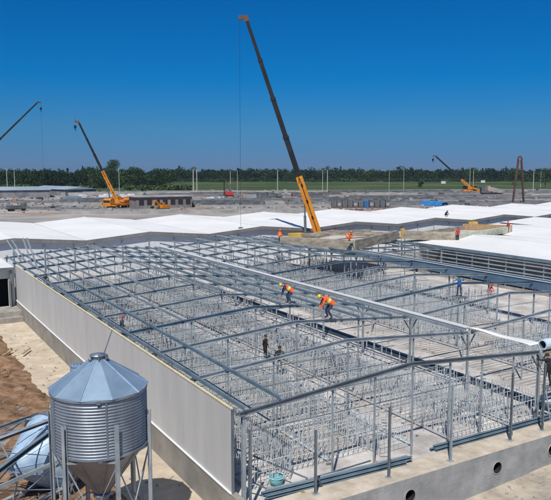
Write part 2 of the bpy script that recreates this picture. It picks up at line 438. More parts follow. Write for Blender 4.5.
# flared sheet end
mb = MB(); n = 16
for k in range(n + 1):
    tt = k / n; y = 26.6 - 4.6 * tt
    w = .14 + .34 * tt ** 1.3; z = ZE + .15 + .02 * tt + .03*math.sin(tt*9)
    for s, zz in ((-1, .0), (-.5, -.10 * (1 - tt)), (0, -.14 * (1 - tt)), (.5, -.10 * (1 - tt)), (1, 0)):
        mb.v.append(V((XA + s * w, y, z + zz)))
for k in range(n):
    for j in range(4):
        a = k * 5 + j; mb.f.append((a, a+1, a+6, a+5)); mb.m.append(0)
e = mb.build('flared_end', 'white', g, True, off=V(g.location))
md = e.modifiers.new('s', 'SOLIDIFY'); md.thickness = .02
mb = MB(); 
nr = 20
for k in range(9):
    x = XA + .12 + 3.0*k/8; rr_ = .27 + .015*math.sin(k*2.1)
    for q in range(nr):
        a = 2*math.pi*q/nr; mb.v.append(V((x, 21.75 + rr_*math.cos(a), ZE + .21 + rr_*math.sin(a))))
for q in range(nr):
    a = 2*math.pi*q/nr; mb.v.append(V((XA + .12, 21.75 + .2*math.cos(a), ZE + .21 + .2*math.sin(a))))
for q in range(nr):
    a = 2*math.pi*q/nr; mb.v.append(V((XA + 1.4, 21.75 + .2*math.cos(a), ZE + .21 + .2*math.sin(a))))
for k in range(8):
    for q in range(nr):
        a = k*nr+q; b = k*nr+(q+1)%nr; mb.f.append((a,b,b+nr,a+nr)); mb.m.append(0)
for q in range(nr):
    a = q; b = (q+1)%nr; c_ = 9*nr+q; d_ = 9*nr+(q+1)%nr
    mb.f.append((a,c_,d_,b)); mb.m.append(0); mb.f.append((c_,c_+nr,d_+nr,d_)); mb.m.append(1)
mb.f.append(tuple(10*nr+q for q in range(nr))); mb.m.append(1)
tag(mb.build('sheet_roll', ['roll', 'steel_dark'], smooth=False), 'pale blue roll of sheeting on the beam at the end of the narrow gutter', 'roll')  # dark inner faces paint the shade in the hollow of the roll
MB().beam((XA + .2, 21.62, ZE - .19), (XA + 4.5, 21.62, ZE - .19), .12, .09).build('x', 'timber').name = 'timber_plank'
tag(bpy.data.objects['timber_plank'], 'brown timber plank lying under the pale blue roll', 'plank')
gutter(XB, 30.0, YE + 3.4, .8, .72, 'gutter_blue', 'wide blue grey steel gutter crossing behind the second frame', ZE + .1)

# dark channel on the floor under the narrow gutter
t = thing('floor_channel', 'dark blue steel channel lying along the floor under the narrow gutter', 'steel channel', (30.2, 21.2, FZ))
mb = MB(); mb.box(-.22, 0, .02, .118, 50, .18); mb.build('channel', 'floor_blue', t)
MB().box(.12, 0, .02, .22, 50, .30).build('flange', 'blue_steel', t)
t = thing('floor_channel', 'thin dark steel channel on the floor between the two standing men', 'steel channel', (22.9, 30, FZ))
MB().box(-.06, 0, .02, .06, 24, .12).build('channel', 'steel_dark', t)

# gable wind posts in front
gp = 'bare gable posts standing on the front foundation wall'
for k, (x, y, zt, nm) in enumerate(((11.5, 21.2, 3.7, 'bare gable post at the corner of the panel wall'),
        (13.95, 20.45, 3.15, 'short gable post beside the teal bucket'),
        (17.3, 20.1, 3.55, 'gable post behind the end of the long blue channel bundle'),
        (20.6, 19.95, 3.95, 'gable post where the second channel bundle begins'),
        (24.6, 20.15, 3.8, 'gable post behind the right duct hole'),
        (26.9, 20.2, 3.9, 'rightmost visible gable post near the frame edge'))):
    t = thing('gable_post', nm, 'post', (x, y, ZT if y < 20.9 else FZ), 0, gp)
    MB().channel((0, 0, 0), (0, 0, zt - .6), .085, .085, t=.012).build('shaft', 'steel_dark' if k != 3 else 'steel', t)
    MB().box(-.12, -.12, 0.002, .12, .12, .02).build('base_plate', 'steel', t)
    if k in (1, 4, 5):
        MB().beam((0.03, 0.02, .75), (.55, .35, .05), .04, .04).build('raking_stay', 'steel_dark', t)
# corner stay and low girts between the posts
t = thing('corner_bracing', 'dark corner bracing of thin steel bars inside the wall end', 'bracing', (11.9, 21.0, FZ))
o = V(t.location)
MB().beam((12.0, 25.0, 1.5), (14.0, 21.1, .95), .05, .05).build('brace', 'steel_dark', t, off=o)
MB().beam((11.6, 22.0, 1.2), (12.4, 21.2, .8), .05, .05).build('brace', 'steel_dark', t, off=o)
MB().beam((12.4, 21.2, .8), (17.2, 21.15, .92), .05, .05).build('rail', 'steel_dark', t, off=o)
MB().beam((12.4, 21.2, .8), (11.9, 21.1, .33), .05, .05).build('rail', 'steel_dark', t, off=o)

# channel bundles on the front wall
def bundle(a, b, n, label):
    a = V(a); b = V(b)
    t = thing('channel_bundle', label, 'steel channels', a); o = V(a)
    d = (b - a).normalized(); s = V((-d.y, d.x, 0))
    for k in range(n):
        q = s * (.14 * (k - n/2)); e = d * rnd(-.25, .25)
        MB().channel(a + q + e, b + q + e, .12, .13).build('channel', 'blue_steel', t, off=o)
        if k < n - 1:
            q2 = q + s * .06 + V((0, 0, .14))
            MB().channel(a + q2 + e * 2, b + q2 - e, .12, .12).build('channel', 'steel' if k % 2 else 'blue_steel', t, off=o)
bundle((12.3, 21.25, FZ+.38), (18.9, 20.85, FZ+.38), 3, 'bundle of long blue steel channels lying inside the front wall')
bundle((20.7, 21.1, FZ+.38), (29.5, 21.0, FZ+.38), 2, 'second bundle of blue channels lying right of the first')
# bearers under the bundles
for k, (x, lb) in enumerate(((13.6, 'timber bearer under the left end of the long blue channel bundle'), (17.8, 'timber bearer under the right end of the long blue channel bundle'), (22.0, 'timber bearer under the left end of the second channel bundle'), (27.5, 'timber bearer under the right end of the second channel bundle'))):
    tag(MB().box(x - .08, 20.72, ZT+.0 if False else FZ+.002, x + .08, 21.6, FZ + .31).build('timber_bearer', 'timber'), lb, 'timber', 'timber bearers under channel bundles')
# bucket
t = thing('bucket', 'round teal bucket on the floor near the wall corner', 'bucket', (13.35, 22.4, FZ))
MB().lathe([(0, .0), (.24, .0), (.30, .34), (.28, .34), (.23, .26), (0, .26)], 20).build('tub', 'teal', t, True)
MB().lathe([(.295, .335), (.32, .335), (.32, .36), (.295, .36)], 20).build('rim', 'roll', t)

for k, (ua, va, ub, vb_, lb) in enumerate(((7,240,22,263,'outermost leaning steel bar at the far left corner of the frame'),(12,240,26,262,'second leaning steel bar at the far left corner of the frame'),(23,238,33,268,'upright leaning steel bar right of the first leaning pair'),(27,238,38,270,'rightmost of the four leaning steel bars at the far left corner'))):
    a, b = P(ub, vb_, 3.6), None; d_ = math.hypot(a.x, a.y) + 1.2; b = PD(ua, va, d_)
    MB().beam((0,0,0), b - a, .11, .11).build('leaning_bar', 'steel').location = a
    tag(COL.objects[-1], lb, 'steel bar', 'leaning bars at the far corner')

# small debris over the near floor
mb = MB()
for k in range(420):
    x = random.choice((rnd(12, 28), rnd(20.7, 22.4), rnd(26.8, 33))); y = rnd(21.5, 70)
    a = rnd(0, 6.3); l = rnd(.05, .45)
    mb.beam((x, y, FZ + .04), (x + math.cos(a)*l, y + math.sin(a)*l, FZ + .05), rnd(.03,.10), rnd(.02,.06), random.choice((0,0,1,2)))
tag(mb.build('floor_debris', ['steel_dark', 'timber', 'foot']), 'offcuts and scraps strewn over the barn floor', 'debris', kind='stuff')

# ------------------------------------------------------------------ animal crates
def crate_proto():
    t = thing('pig_crate', 'x', 'animal pen', (0, 0, 0))
    for k in range(4):
        y = k * .76 - 1.14; m_ = MB()
        for z in (.22, .98):
            m_.tube((-.98, y, z), (.95, y, z), .018, 4, cap=False)
        for q in range(8):
            x = -.98 + q * .2757; m_.tube((x, y, 0), (x, y, 1.12 if q in (0, 7) else 1.0), .019 if q % 7 else .026, 4, cap=False)
        m_.build('side_rail', 'rail' if k % 2 else 'rail_pale', t)
    for k in range(3):
        y = k * .76 - .76; m_ = MB()
        for q in range(4): m_.tube((.99, y - .27 + q * .18, .12), (.99, y - .27 + q * .18, 1.3), .017, 4, cap=False)
        m_.tube((.99, y - .33, 1.12), (.99, y + .33, 1.12), .017, 4, cap=False); m_.tube((.99, y - .33, .12), (.99, y + .33, .12), .017, 4, cap=False)
        m_.build('gate', 'rail', t)
    m_ = MB(); m_.box(-1.06, -1.13, .06, -.92, 1.13, .08); m_.box(-1.06, -1.13, .08, -1.045, 1.13, .17)
    m_.build('trough', 'rail_pale', t)
    for q in (-.76, .0, .76):
        m_ = MB(); m_.tube((-.97, q, .3), (-.97, q, 1.95), .022, 5); m_.tube((-.97, q, 1.3), (-.97, q, 1.62), .045, 6, r2=.05); m_.tube((-.97, q, 1.16), (-.97, q, 1.3), .022, 6, r2=.045)
        m_.build('feed_drop', 'rail', t)
    return t
proto = crate_proto(); used = False
rows = [(13.1, 'in the row along the inside of the panel wall'), (15.4, 'in the second row from the panel wall'), (17.6, 'in the third row from the panel wall'),
        (19.7, 'in the row left of the aisle with two men'), (23.7, 'in the row right of the aisle with two men'), (25.9, 'in the sixth row, left of the bare floor under the gutter'),
        (27.5, 'in the row just left of the dark floor channel'), (33.9, 'in the first row beyond the dark floor channel'), (36.2, 'in the second row beyond the dark floor channel'), (38.6, 'in the row under the second ridge'),
        (41.1, 'in the row just past the second ridge'), (43.9, 'in the row next to the wide blue gutter'), (48.9, 'in the far row beneath the wide blue gutter')]
for ri, (x, lb) in enumerate(rows):
    y0 = 24.6 + (1.1 if ri in (3, 5) else 0)
    if ri < 4: y0 = 23.6 + (.6 if ri in (1, 2) else 0)
    if ri >= 8: y0 = 25.0
    if ri in (4, 5): y0 = 23.2
    if ri == 6: y0 = 23.0
    if ri == 7: y0 = 45
    if ri == 12: y0 = 44
    k = 0; y = y0
    while y < 74:
        skip = (ri in (4, 5) and k in (9,)) or (ri == 6 and k > 2) or (ri == 8 and k in (3, 11)) or (ri in (1, 2) and k == 12) or (ri in (9,10,11) and 4 <= k <= 5)
        if not skip:
            L_ = 'galvanised tubular pig crate ' + lb
            gr = 'pig crates ' + lb
            loc = (x, y, FZ + .012)
            c = copy_tree(proto, loc, L_)
            c['group'] = gr
            if ri % 2: c.rotation_euler = (0, 0, math.pi)
        if not skip:
            hs = random.random()
            c.scale = (1, 1, rnd(.92, 1.1))
            if hs < .3:
                for ch in [c_ for c_ in c.children if c_.name.startswith(('gate', 'feed_drop'))][:random.randint(1, 4)]: bpy.data.objects.remove(ch)
            c.rotation_euler.z += rnd(-.012, .012)
        y += 2.42; k += 1
for ch in list(proto.children): bpy.data.objects.remove(ch)
bpy.data.objects.remove(proto)
# feed lines above the crates
pr = thing('feed_line', 'x', 'feed pipe', (0, 0, 0))
MB().tube((0, 0, 0), (0, 48, 0), .035, 6).build('pipe', 'steel', pr)
for k in range(11): MB().tube((0, 1.5 + k*4.5, 0), (0, 1.5 + k*4.5, 1.9), .008, 4).build('hanger_wire', 'steel_dark', pr)
fl_ = [(14.1, 'thin feed pipe hung above the crates nearest the panel wall'), (18.65, 'thin feed pipe hung above the crates left of the aisle'), (24.75, 'thin feed pipe hung above the crates right of the aisle'), (34.8, 'thin feed pipe over the first crates beyond the floor channel'), (40.1, 'thin feed pipe over the crates past the second ridge')]
for k, (x, lb) in enumerate(fl_):
    loc = (x, 24.2, FZ + 1.98)
    if k == 0: pr.location = loc; c = pr
    else: c = copy_tree(pr, loc)
    c['label'] = lb; c['group'] = 'feed pipes hung along the crate rows'
# cross pipes
cp = thing('cross_pipe', 'x', 'pipe', (0, 0, 0))
MB().tube((0, 0, 0), (14.2, 0, 0), .024, 5).build('pipe', 'steel_dark', cp)
for k in range(12): MB().tube((.4 + k * 1.2, 0, 0), (.4 + k*1.2, 0, -1.9), .014, 4).build('drop', 'rail', cp)
for k in range(10):
    y = 23.5 + k * 2.39 * (1 if k < 5 else 1.45)
    loc = (12.4, y, FZ + 2.0 + (k % 2) * .12)
    if k == 0: cp.location = loc; c = cp
    else: c = copy_tree(cp, loc)
    c['label'] = 'thin horizontal pipe with drops crossing the nearest bay above the crates'; c['group'] = 'thin cross pipes in the nearest bay'
for k in range(8):
    c = copy_tree(cp, (31.8, 27.2 + k * 4.2, FZ + 2.05), 'thin horizontal pipe with drops crossing the bay beyond the narrow gutter')
    c['group'] = 'thin cross pipes in the second bay'

# ------------------------------------------------------------------ small annex at the left
t = thing('annex', 'small annex with white roof and black doorway at the far end of the panel wall', 'building', (8, 67.5, FZ)); o = V(t.location)
ax0, ax1, ay0, ay1 = -6., XL - .12, 67.5, 75.
dx0, dx1 = 8.6, 10.5
mb = MB()
mb.box(ax0, ay0, ZG, dx0, ay0+.15, 3.7); mb.box(dx1, ay0, ZG, ax1, ay0+.15, 3.7); mb.box(dx0, ay0, 2.75, dx1, ay0+.15, 3.7)
mb.box(ax1-.15, ay0+.15, ZG, ax1, ay1, 3.7); mb.box(ax0, ay0+.15, ZG, ax0+.15, ay1, 3.7); mb.box(ax0+.15, ay1-.15, ZG, ax1-.15, ay1, 3.7)
mb.build('wall', 'panel', t, off=o)
MB().box(dx0-1.5, ay0+3.0, ZG, dx1+.5, ay0+3.05, 3.6).build('inner_wall', 'black', t, off=o)  # black sheet added as the shade seen through the doorway
mb = MB(); mb.box(ax0-.3, ay0-.5, 3.72, ax1-.05, ay1, 3.84); mb.build('roof', 'roof', t, off=o)
mb = MB(); mb.box(ax0-.3, ay0-.53, 3.62, ax1-.05, ay0-.505, 3.86); mb.build('fascia', 'steel_dark', t, off=o)
mb = MB(); mb.beam((ax1 - .35, ay0 - .25, ZG), (ax1 - .35, ay0 - .25, 3.7), .16, .12); mb.build('post', 'steel_dark', t, off=o)
MB().box(10.55, ay0-.75, .12, 10.6, ay0-.01, 2.6).build('door_leaf', 'greywall', t, off=o)
struct('platform', MB().box(-6, 64.5, ZG, XL-.08, 67.49, .1), 'concrete')
struct('platform_step', MB().box(-6, 63.8, ZG, XL-.08, 64.49, -.35), 'concrete')

# ------------------------------------------------------------------ white barns behind
def gable_barn(x0, x1, ya, yb, label, group, zb=ZG, wall_a=True, ze=ZE, zr=ZR + .05, posts=True):
    t = thing('white_barn', label, 'barn', ((x0+x1)/2, ya, zb), 0, group); o = V(t.location)
    xm = (x0+x1)/2; th = .18; e = .03
    mb = MB()
    for a, b in ((x0+e, xm), (x1-e, xm)):
        za = ze
        pts = [(a,ya-.5,za),(b,ya-.5,zr),(b,yb+.4,zr),(a,yb+.4,za)]
        mb.quad(pts); mb.quad([(p[0],p[1],p[2]-th) for p in reversed(pts)])
        mb.quad([(a,yb+.4,za),(b,yb+.4,zr),(b,yb+.4,zr-th),(a,yb+.4,za-th)])
    # standing seams
    n = int((yb - ya + .9) / 1.0)
    for k in range(n):
        y = ya - .3 + k * 1.0 + rnd(-.0, .0)
        mb.beam((x0+e, y, ze+.006), (xm, y, zr+.006), .03, .014); mb.beam((x1-e, y, ze+.006), (xm, y, zr+.006), .03, .014)
    mb.build('roof', 'roof', t, off=o)
    mb = MB()
    for a, b in ((x0+e, xm), (xm, x1-e)):
        za, zb_ = (ze, zr) if a < xm else (zr, ze)
        mb.quad([(a,ya-.504,za+.02),(a,ya-.504,za-.42),(b,ya-.504,zb_-.42),(b,ya-.504,zb_+.02)])
        mb.quad([(a,ya-.504,za-.42),(a,ya-.1,za-.42),(b,ya-.1,zb_-.42),(b,ya-.504,zb_-.42)])
    mb.build('fascia', 'fascia', t, off=o)  # dark strip doubles as the shadow line under the roof edge
    MB().beam((xm, ya-.45, zr+.03), (xm, yb+.35, zr+.03), .35, .05).build('ridge_cap', 'roof', t, off=o)
    mb = MB()
    mb.quad([(x0,ya,zb),(x1,ya,zb),(x1,ya,ze-.2),(xm,ya,zr-.2),(x0,ya,ze-.2)])
    if wall_a:
        mb.build('end_wall', 'panel_white', t, off=o)
        MB().quad([(x0,yb,zb),(x0,yb,ze-.2),(xm,yb,zr-.2),(x1,yb,ze-.2),(x1,yb,zb)]).build('end_wall', 'panel_white', t, off=o)
    if posts:
        for k in range(5):
            x = x0 + 1.2 + k * 3.7
            if x < x1 - .5: MB().beam((x, ya-.12, zb), (x, ya-.12, ze-.25), .1, .1).build('wall_post', 'steel', t, off=o)
    return t
names = ['at the far left edge', 'behind the far left corner of the open frame', 'behind the left middle of the open frame', 'left of the tall crane boom', 'behind the tall crane boom',
         'behind the large tan precast frame', 'with a crouching figure on its roof', 'behind the two red clad workers', 'at the right edge of the far row', 'beyond the right edge of the far row']
offs = [0, 0, -.8, .6, -.6, .3, -.5, 1, 0, 0]
back = [121, 120, 119.5, 117.5, 116.5, 117.5, 115.5, 117, 114, 115]
for k in range(10):
    x0 = 23.05 - 34.8 + 17.4 * k
    ya = 87.0
    gable_barn(x0, x0 + 17.4, ya, back[k], 'low white gabled barn ' + names[k], 'white roofed barns in the row behind the open frame')
# valley strips between the roofs are real gaps closed by gutters
for k in range(9):
    x0 = 23.05 - 17.4 + 17.4 * k
    t = tag(MB().box(x0-.12, 86.8, ZE-.12, x0+.12, 114.5, ZE-.03).build('roof_gutter', 'steel'), 'grey valley gutter ' + ['left of the second white roof','right of the second white roof','left of the crane boom','behind the crane boom','right of the crane boom','left of the crouching figure','right of the crouching figure','behind the red clad workers','at the right end of the row'][k], 'gutter', 'gutters between the far white roofs')

# right-hand white barns with an open railed side
cz = [(58.0, 75.5, 18, 62.6, 'large white roof with an open railed side right of the wide blue gutter'),
      (75.5, 93.0, 18, 73.0, 'white roof behind the long pale beam at the right'),
      (93.0, 110.5, 18, 80.0, 'white roof near the right edge in front of the far row')]
for x0, x1, ya, yb, lb in cz:
    t = gable_barn(x0, x1, ya, yb, lb, 'white roofs on the right', ZG, False, ZE + .0, ZR - .1, False); o = V(t.location)
    if x0 < 60:
        MB().channel((x0 - .1, ya, ZE - .16), (x0 - .1, yb + 5.2, ZE - .16), .12, .30).build('eave_beam', 'blue_steel', t, off=o)
        for z in (.9, 1.35, 1.8, 2.25, 2.7, 3.15, 3.5):
            MB().beam((x0 - .05, ya, z), (x0 - .05, yb + 5, z), .06, .13).build('girt', 'steel', t, off=o)
        y = ya
        while y < yb + 5.2:
            MB().beam((x0 + .06, y, ZG), (x0 + .06, y, ZE - .2), .12, .12).build('column', 'steel', t, off=o); y += 2.39
        MB().box(x0 - .1, ya, ZG, x0 + .1, yb, .6).build('plinth', 'concrete', t, off=o)
        MB().box(x0 + 7, ya, ZG, x0 + 7.1, yb, 3.9).build('inner_wall', 'panel_white', t, off=o)
        for z in (1.1, 2.0, 2.9): MB().beam((x0 + 3.2, ya, z), (x0 + 3.2, yb, z), .06, .1).build('inner_rail', 'steel', t, off=o)
    MB().quad([(x0, yb, ZG), (x1, yb, ZG), (x1, yb, ZE-.2), ((x0+x1)/2, yb, ZR-.3), (x0, yb, ZE-.2)]).build('end_wall', 'panel_white', t, off=o)

# ------------------------------------------------------------------ precast frames lying on the steel
def tray(c0, c1, c2, c3, h, w, label, mats):
    t = thing('precast_frame', label, 'concrete frame', c0); o = V(c0)
    cs = [c0, c1, c2, c3]; cen = (c0 + c1 + c2 + c3) / 4
    for k in range(4):
        a, b = cs[k], cs[(k + 1) % 4]
        d = (b - a).normalized(); nrm = V((-d.y, d.x, 0))
        if nrm.dot(cen - a) < 0: nrm = -nrm
        if k % 2: a2, b2 = a + d * (w + .003), b - d * (w + .003)
        else: a2, b2 = a, b
        m_ = MB(); z0, z1 = a.z, a.z + h[k]
        A, B, C_, D = a2, b2, b2 + nrm * w, a2 + nrm * w
        i = len(m_.v)
        for q in (A, B, C_, D): m_.v.append(V((q.x, q.y, z0)))
        for q in (A, B, C_, D): m_.v.append(V((q.x, q.y, z1)))
        for f in ((0,3,2,1),(4,5,6,7),(0,1,5,4),(1,2,6,5),(2,3,7,6),(3,0,4,7)): m_.f.append(f); m_.m.append(0)
        m_.build('side_slab', mats[k], t, off=o)
    nn = [c + (cen - c) * .07 for c in cs]
    m_ = MB().quad([(p.x, p.y, p.z + .12) for p in nn]); m_.build('deck', 'floor', t, off=o)
    return t
ZB = 4.12
A1, B1, C1 = P(280, 246, ZB), P(355, 250.5, ZB), P(399.5, 238.8, ZB); D1 = A1 + C1 - B1
tray(A1, B1, C1, D1, (1.1, 1.1, .8, .8), .45, 'large rectangular tan precast concrete frame below the tall crane boom', ('precast',)*4)
A2, B2, C2 = P(401, 239.0, ZB), P(455, 241.5, ZB), P(512, 232.3, ZB); D2 = A2 + C2 - B2
tray(A2, B2, C2, D2, (1.1, .85, 1.0, .7), .45, 'second precast frame with a pale side beam between the red clad workers', ('precast', 'beam_pale', 'timber', 'precast'))
tag(MB().beam(C1 + V((.25, -.3, 0)), C1 + V((.25, -.3, 1.35)), .4, .4).build('formwork_block', 'yellow'), 'yellow timber block in the gap between the two precast frames', 'timber block')
q = P(473, 227, ZB + .3)
tag(MB().box(q.x-.5, q.y-.4, ZB, q.x+.6, q.y+.4, ZB+1.1).build('formwork_block', 'yellow'), 'orange yellow timber block on the rear edge of the second precast frame', 'timber block')
q = P(296, 236, ZB + .9)
tag(MB().box(q.x-.9, q.y-.4, ZB+.125, q.x+.9, q.y+.4, ZB+1.25).build('formwork_block', 'yellow'), 'yellow timber pack in the back of the large precast frame', 'timber block')
# ladder-like bearer timbers across the first frame
t = tag(MB().beam(A1*.75 + B1*.25 + V((2.5,3.0,1.0)), D1*.35 + C1*.65 + V((-1.2,-.3,1.0)), .5, .35).build('concrete_beam', 'precast'), 'pale concrete beam lying lengthwise inside the large precast frame', 'beam')

# ------------------------------------------------------------------ silos
def silo(label, loc, roof=True, cylh=2.0, legs=6, rot=None, group='galvanised feed silos', conemat='silo_cone', full=True):
    t = thing('feed_silo', label, 'silo', loc, 0, group)
    Rr = 1.62; zr = 5.5 - ZG; zb = zr - cylh
    if not roof: zb = 3.5 - ZG; zr = zb + cylh
    prof = []; n = int(cylh / .0125)
    for k in range(n + 1):
        z = zb + cylh * k / n
        prof.append((Rr + .013 * math.sin(2*math.pi*(z - zb)/.104), z))
    MB().lathe(prof, 64).build('corrugated_shell', 'silo', t, True)
    # horizontal lap joints and bolts
    m_ = MB()
    for zz in ((zb + .02, zr - .02) if True else ()):
        m_.lathe([(Rr+.02, zz-.035), (Rr+.045, zz-.035), (Rr+.045, zz+.035), (Rr+.02, zz+.035)], 64)
    m_.build('hoop', 'silo', t)
    for k in range(5):
        a = 2*math.pi*k/5 + R(-170); m_ = MB(); c, s_ = math.cos(a), math.sin(a)
        m_.beam((c*(Rr+.017), s_*(Rr+.017), zb+.05), (c*(Rr+.017), s_*(Rr+.017), zr-.05), .05, .012, up=V((c, s_, 0)))
        for q in range(int(cylh/.104)):
            m_.box(c*(Rr+.02)-.014, s_*(Rr+.02)-.014, zb+.08+q*.104, c*(Rr+.02)+.014, s_*(Rr+.02)+.014, zb+.105+q*.104)
        m_.build('bolted_seam', 'silo', t)
    for zz in (zb - .02, zr - .03):
        a = R(-107); m_ = MB(); m_.box((Rr+.03)*math.cos(a)-.06, (Rr+.03)*math.sin(a)-.06, zz-.05, (Rr+.03)*math.cos(a)+.06, (Rr+.03)*math.sin(a)+.06, zz+.06); m_.build('clip', 'steel_dark', t)
    # hopper
    ch = 1.85; r0 = .25
    m_ = MB(); m_.lathe([(Rr+.01, zb), (Rr-.02, zb-.03), (r0, zb-ch)], 40)
    m_.build('hopper', conemat, t, True)
    m_ = MB()
    for k in range(10):
        a = 2*math.pi*k/10 + .2
        m_.beam((Rr*math.cos(a)*.995, Rr*math.sin(a)*.995, zb-.03), ((r0+.01)*math.cos(a), (r0+.01)*math.sin(a), zb-ch), .035, .02)
    m_.build('hopper_seam', conemat, t)
    if roof:
        m_ = MB(); m_.lathe([(r0, zb-ch), (r0+.06, zb-ch), (r0+.06, zb-ch-.12), (.15, zb-ch-.35), (.15, zb-ch-.6)], 16); m_.build('outlet', 'silo', t, True)
    if roof:
        rz = 1.03; rt = .22; ns = 10; rh = zr + rz
        m_ = MB(); m_.lathe([(Rr+.09, zr+.03), (rt, rh)], ns, ph=.3); m_.lathe([(Rr+.03, zr-.05), (Rr+.03, zr+.045), (Rr-.15, zr+.06)], 64)
        m_.build('roof', 'silo_roof', t)
        m_ = MB()
        for k in range(ns):
            a = 2*math.pi*k/ns + .3
            m_.beam(((Rr+.09)*math.cos(a), (Rr+.09)*math.sin(a), zr+.05), (rt*math.cos(a), rt*math.sin(a), rh+.0), .03, .03)
        m_.build('roof_rib', 'silo_roof', t)
        m_ = MB(); m_.lathe([(rt+.03, rh-.03), (rt+.03, rh+.08), (rt+.06, rh+.08), (rt+.06, rh+.11), (0, rh+.17)], 20)
        m_.build('filler_cap', 'silo', t, True)
        m_ = MB()
        m_.tube((.2, .05, rh+.02), (.62, .3, rh+.85), .022, 6); m_.build('lid_lever', 'steel_dark', t)
        m_ = MB()
        for dx_, dy_ in ((.25,-.2),(.32,.1),(-.3,-.1)): m_.blob((dx_, dy_, rh+.0), .07, 0, 8, 5)
        m_.tube((.2,-.25,rh-.1),(.2,-.25,rh+.14),.03,6); m_.tube((-.05,-.3,rh-.1),(-.05,-.3,rh+.16),.025,6)
        m_.build('lid_fitting', 'steel_dark', t)
        hxv, hyv = -.66, .42; hzv = rh - .42
        m_ = MB(); m_.lathe([(.22, -.25), (.19, .12), (.22, .12), (.22, .16), (0, .19)], 14, c=(hxv, hyv, hzv)); m_.tube((hxv+.1,hyv-.1,hzv+.1),(hxv+.1,hyv-.1,hzv+.36),.02,6)
        m_.tube((hxv-.12,hyv-.05,hzv+.1),(hxv-.12,hyv-.05,hzv+.27),.025,6)
        m_.build('inspection_hatch', 'silo_roof', t)
    for k in range(legs):
        a = 2*math.pi*k/legs + R(-148)
        c, s_ = math.cos(a), math.sin(a); x, y = c*(Rr+.09), s_*(Rr+.09)
        m_ = MB(); top = zb + (1.15 if roof else cylh - .05)
        m_.channel((x, y, 0.02), (x, y, top), .13, .13, t=.014, up=V((c, s_, 0)))
        lg = m_.build('leg', 'steel', t)
        MB().box(x-.16, y-.16, 0, x+.16, y+.16, .02).build('foot_plate', 'steel_dark', lg)
    for k in range(legs):
        a = 2*math.pi*k/legs + R(-148); b = a + 2*math.pi/legs
        p = V((math.cos(a)*(Rr+.05), math.sin(a)*(Rr+.05), 0)); q_ = V((math.cos(b)*(Rr+.05), math.sin(b)*(Rr+.05), 0))
        m_ = MB()
        m_.beam(p + V((0,0,.5)), q_ + V((0,0,zb-.25)), .045, .02); m_.beam(q_ + V((0,0,.5)), p + V((0,0,zb-.25)), .02, .045)
        m_.beam(p + V((0,0,zb-.15)), q_ + V((0,0,zb-.15)), .06, .06)
        m_.beam(p + V((0,0,1.7)), q_ + V((0,0,1.7)), .05, .05)
        m_.build('cross_brace', 'steel', t)
    if rot is not None: t.rotation_euler = rot
    return t
silo('corrugated feed silo standing on steel legs beside the path', (6.35, 22.75, ZG))
# unfinished silo on its side, legs pointing at the viewer's left
az = R(64); ax = V((math.sin(az), math.cos(az), 0))
cc = P(47, 452, 1.05)
zb_ = 3.5 - ZG
loc = cc - ax * zb_
t = silo('unfinished pale blue silo hopper lying on its side on the soil', (loc.x, loc.y, 1.05), False, .6, conemat='silo_new')
t.rotation_mode = 'QUATERNION'
t.rotation_quaternion = ax.to_track_quat('Z', 'Y') @ __import__('mathutils').Quaternion((0, 0, 1), R(18))
mb = MB(); q0 = cc - ax * 3.6 + V((0, 0, .55)); 
tag(MB().channel(P(-30, 492, 1.6), P(52, 431, 2.5), .16, .2).build('steel_channel', 'blue_steel'), 'blue steel channel leaning across the lying silo', 'steel channel')
# timber offcuts on soil and path
for k, (u1_, v1_, u2_, v2_, lb) in enumerate(((0, 357, 12, 350, 'pale timber plank on the soil at the left edge'), (22, 354, 30, 348, 'short pale timber on the path edge'))):
    a, b = P(u1_, v1_, ZG+.25), P(u2_, v2_, ZG+.25)
    tag(MB().beam(a, b, .16, .05).build('timber_plank', 'timber'), lb, 'plank')

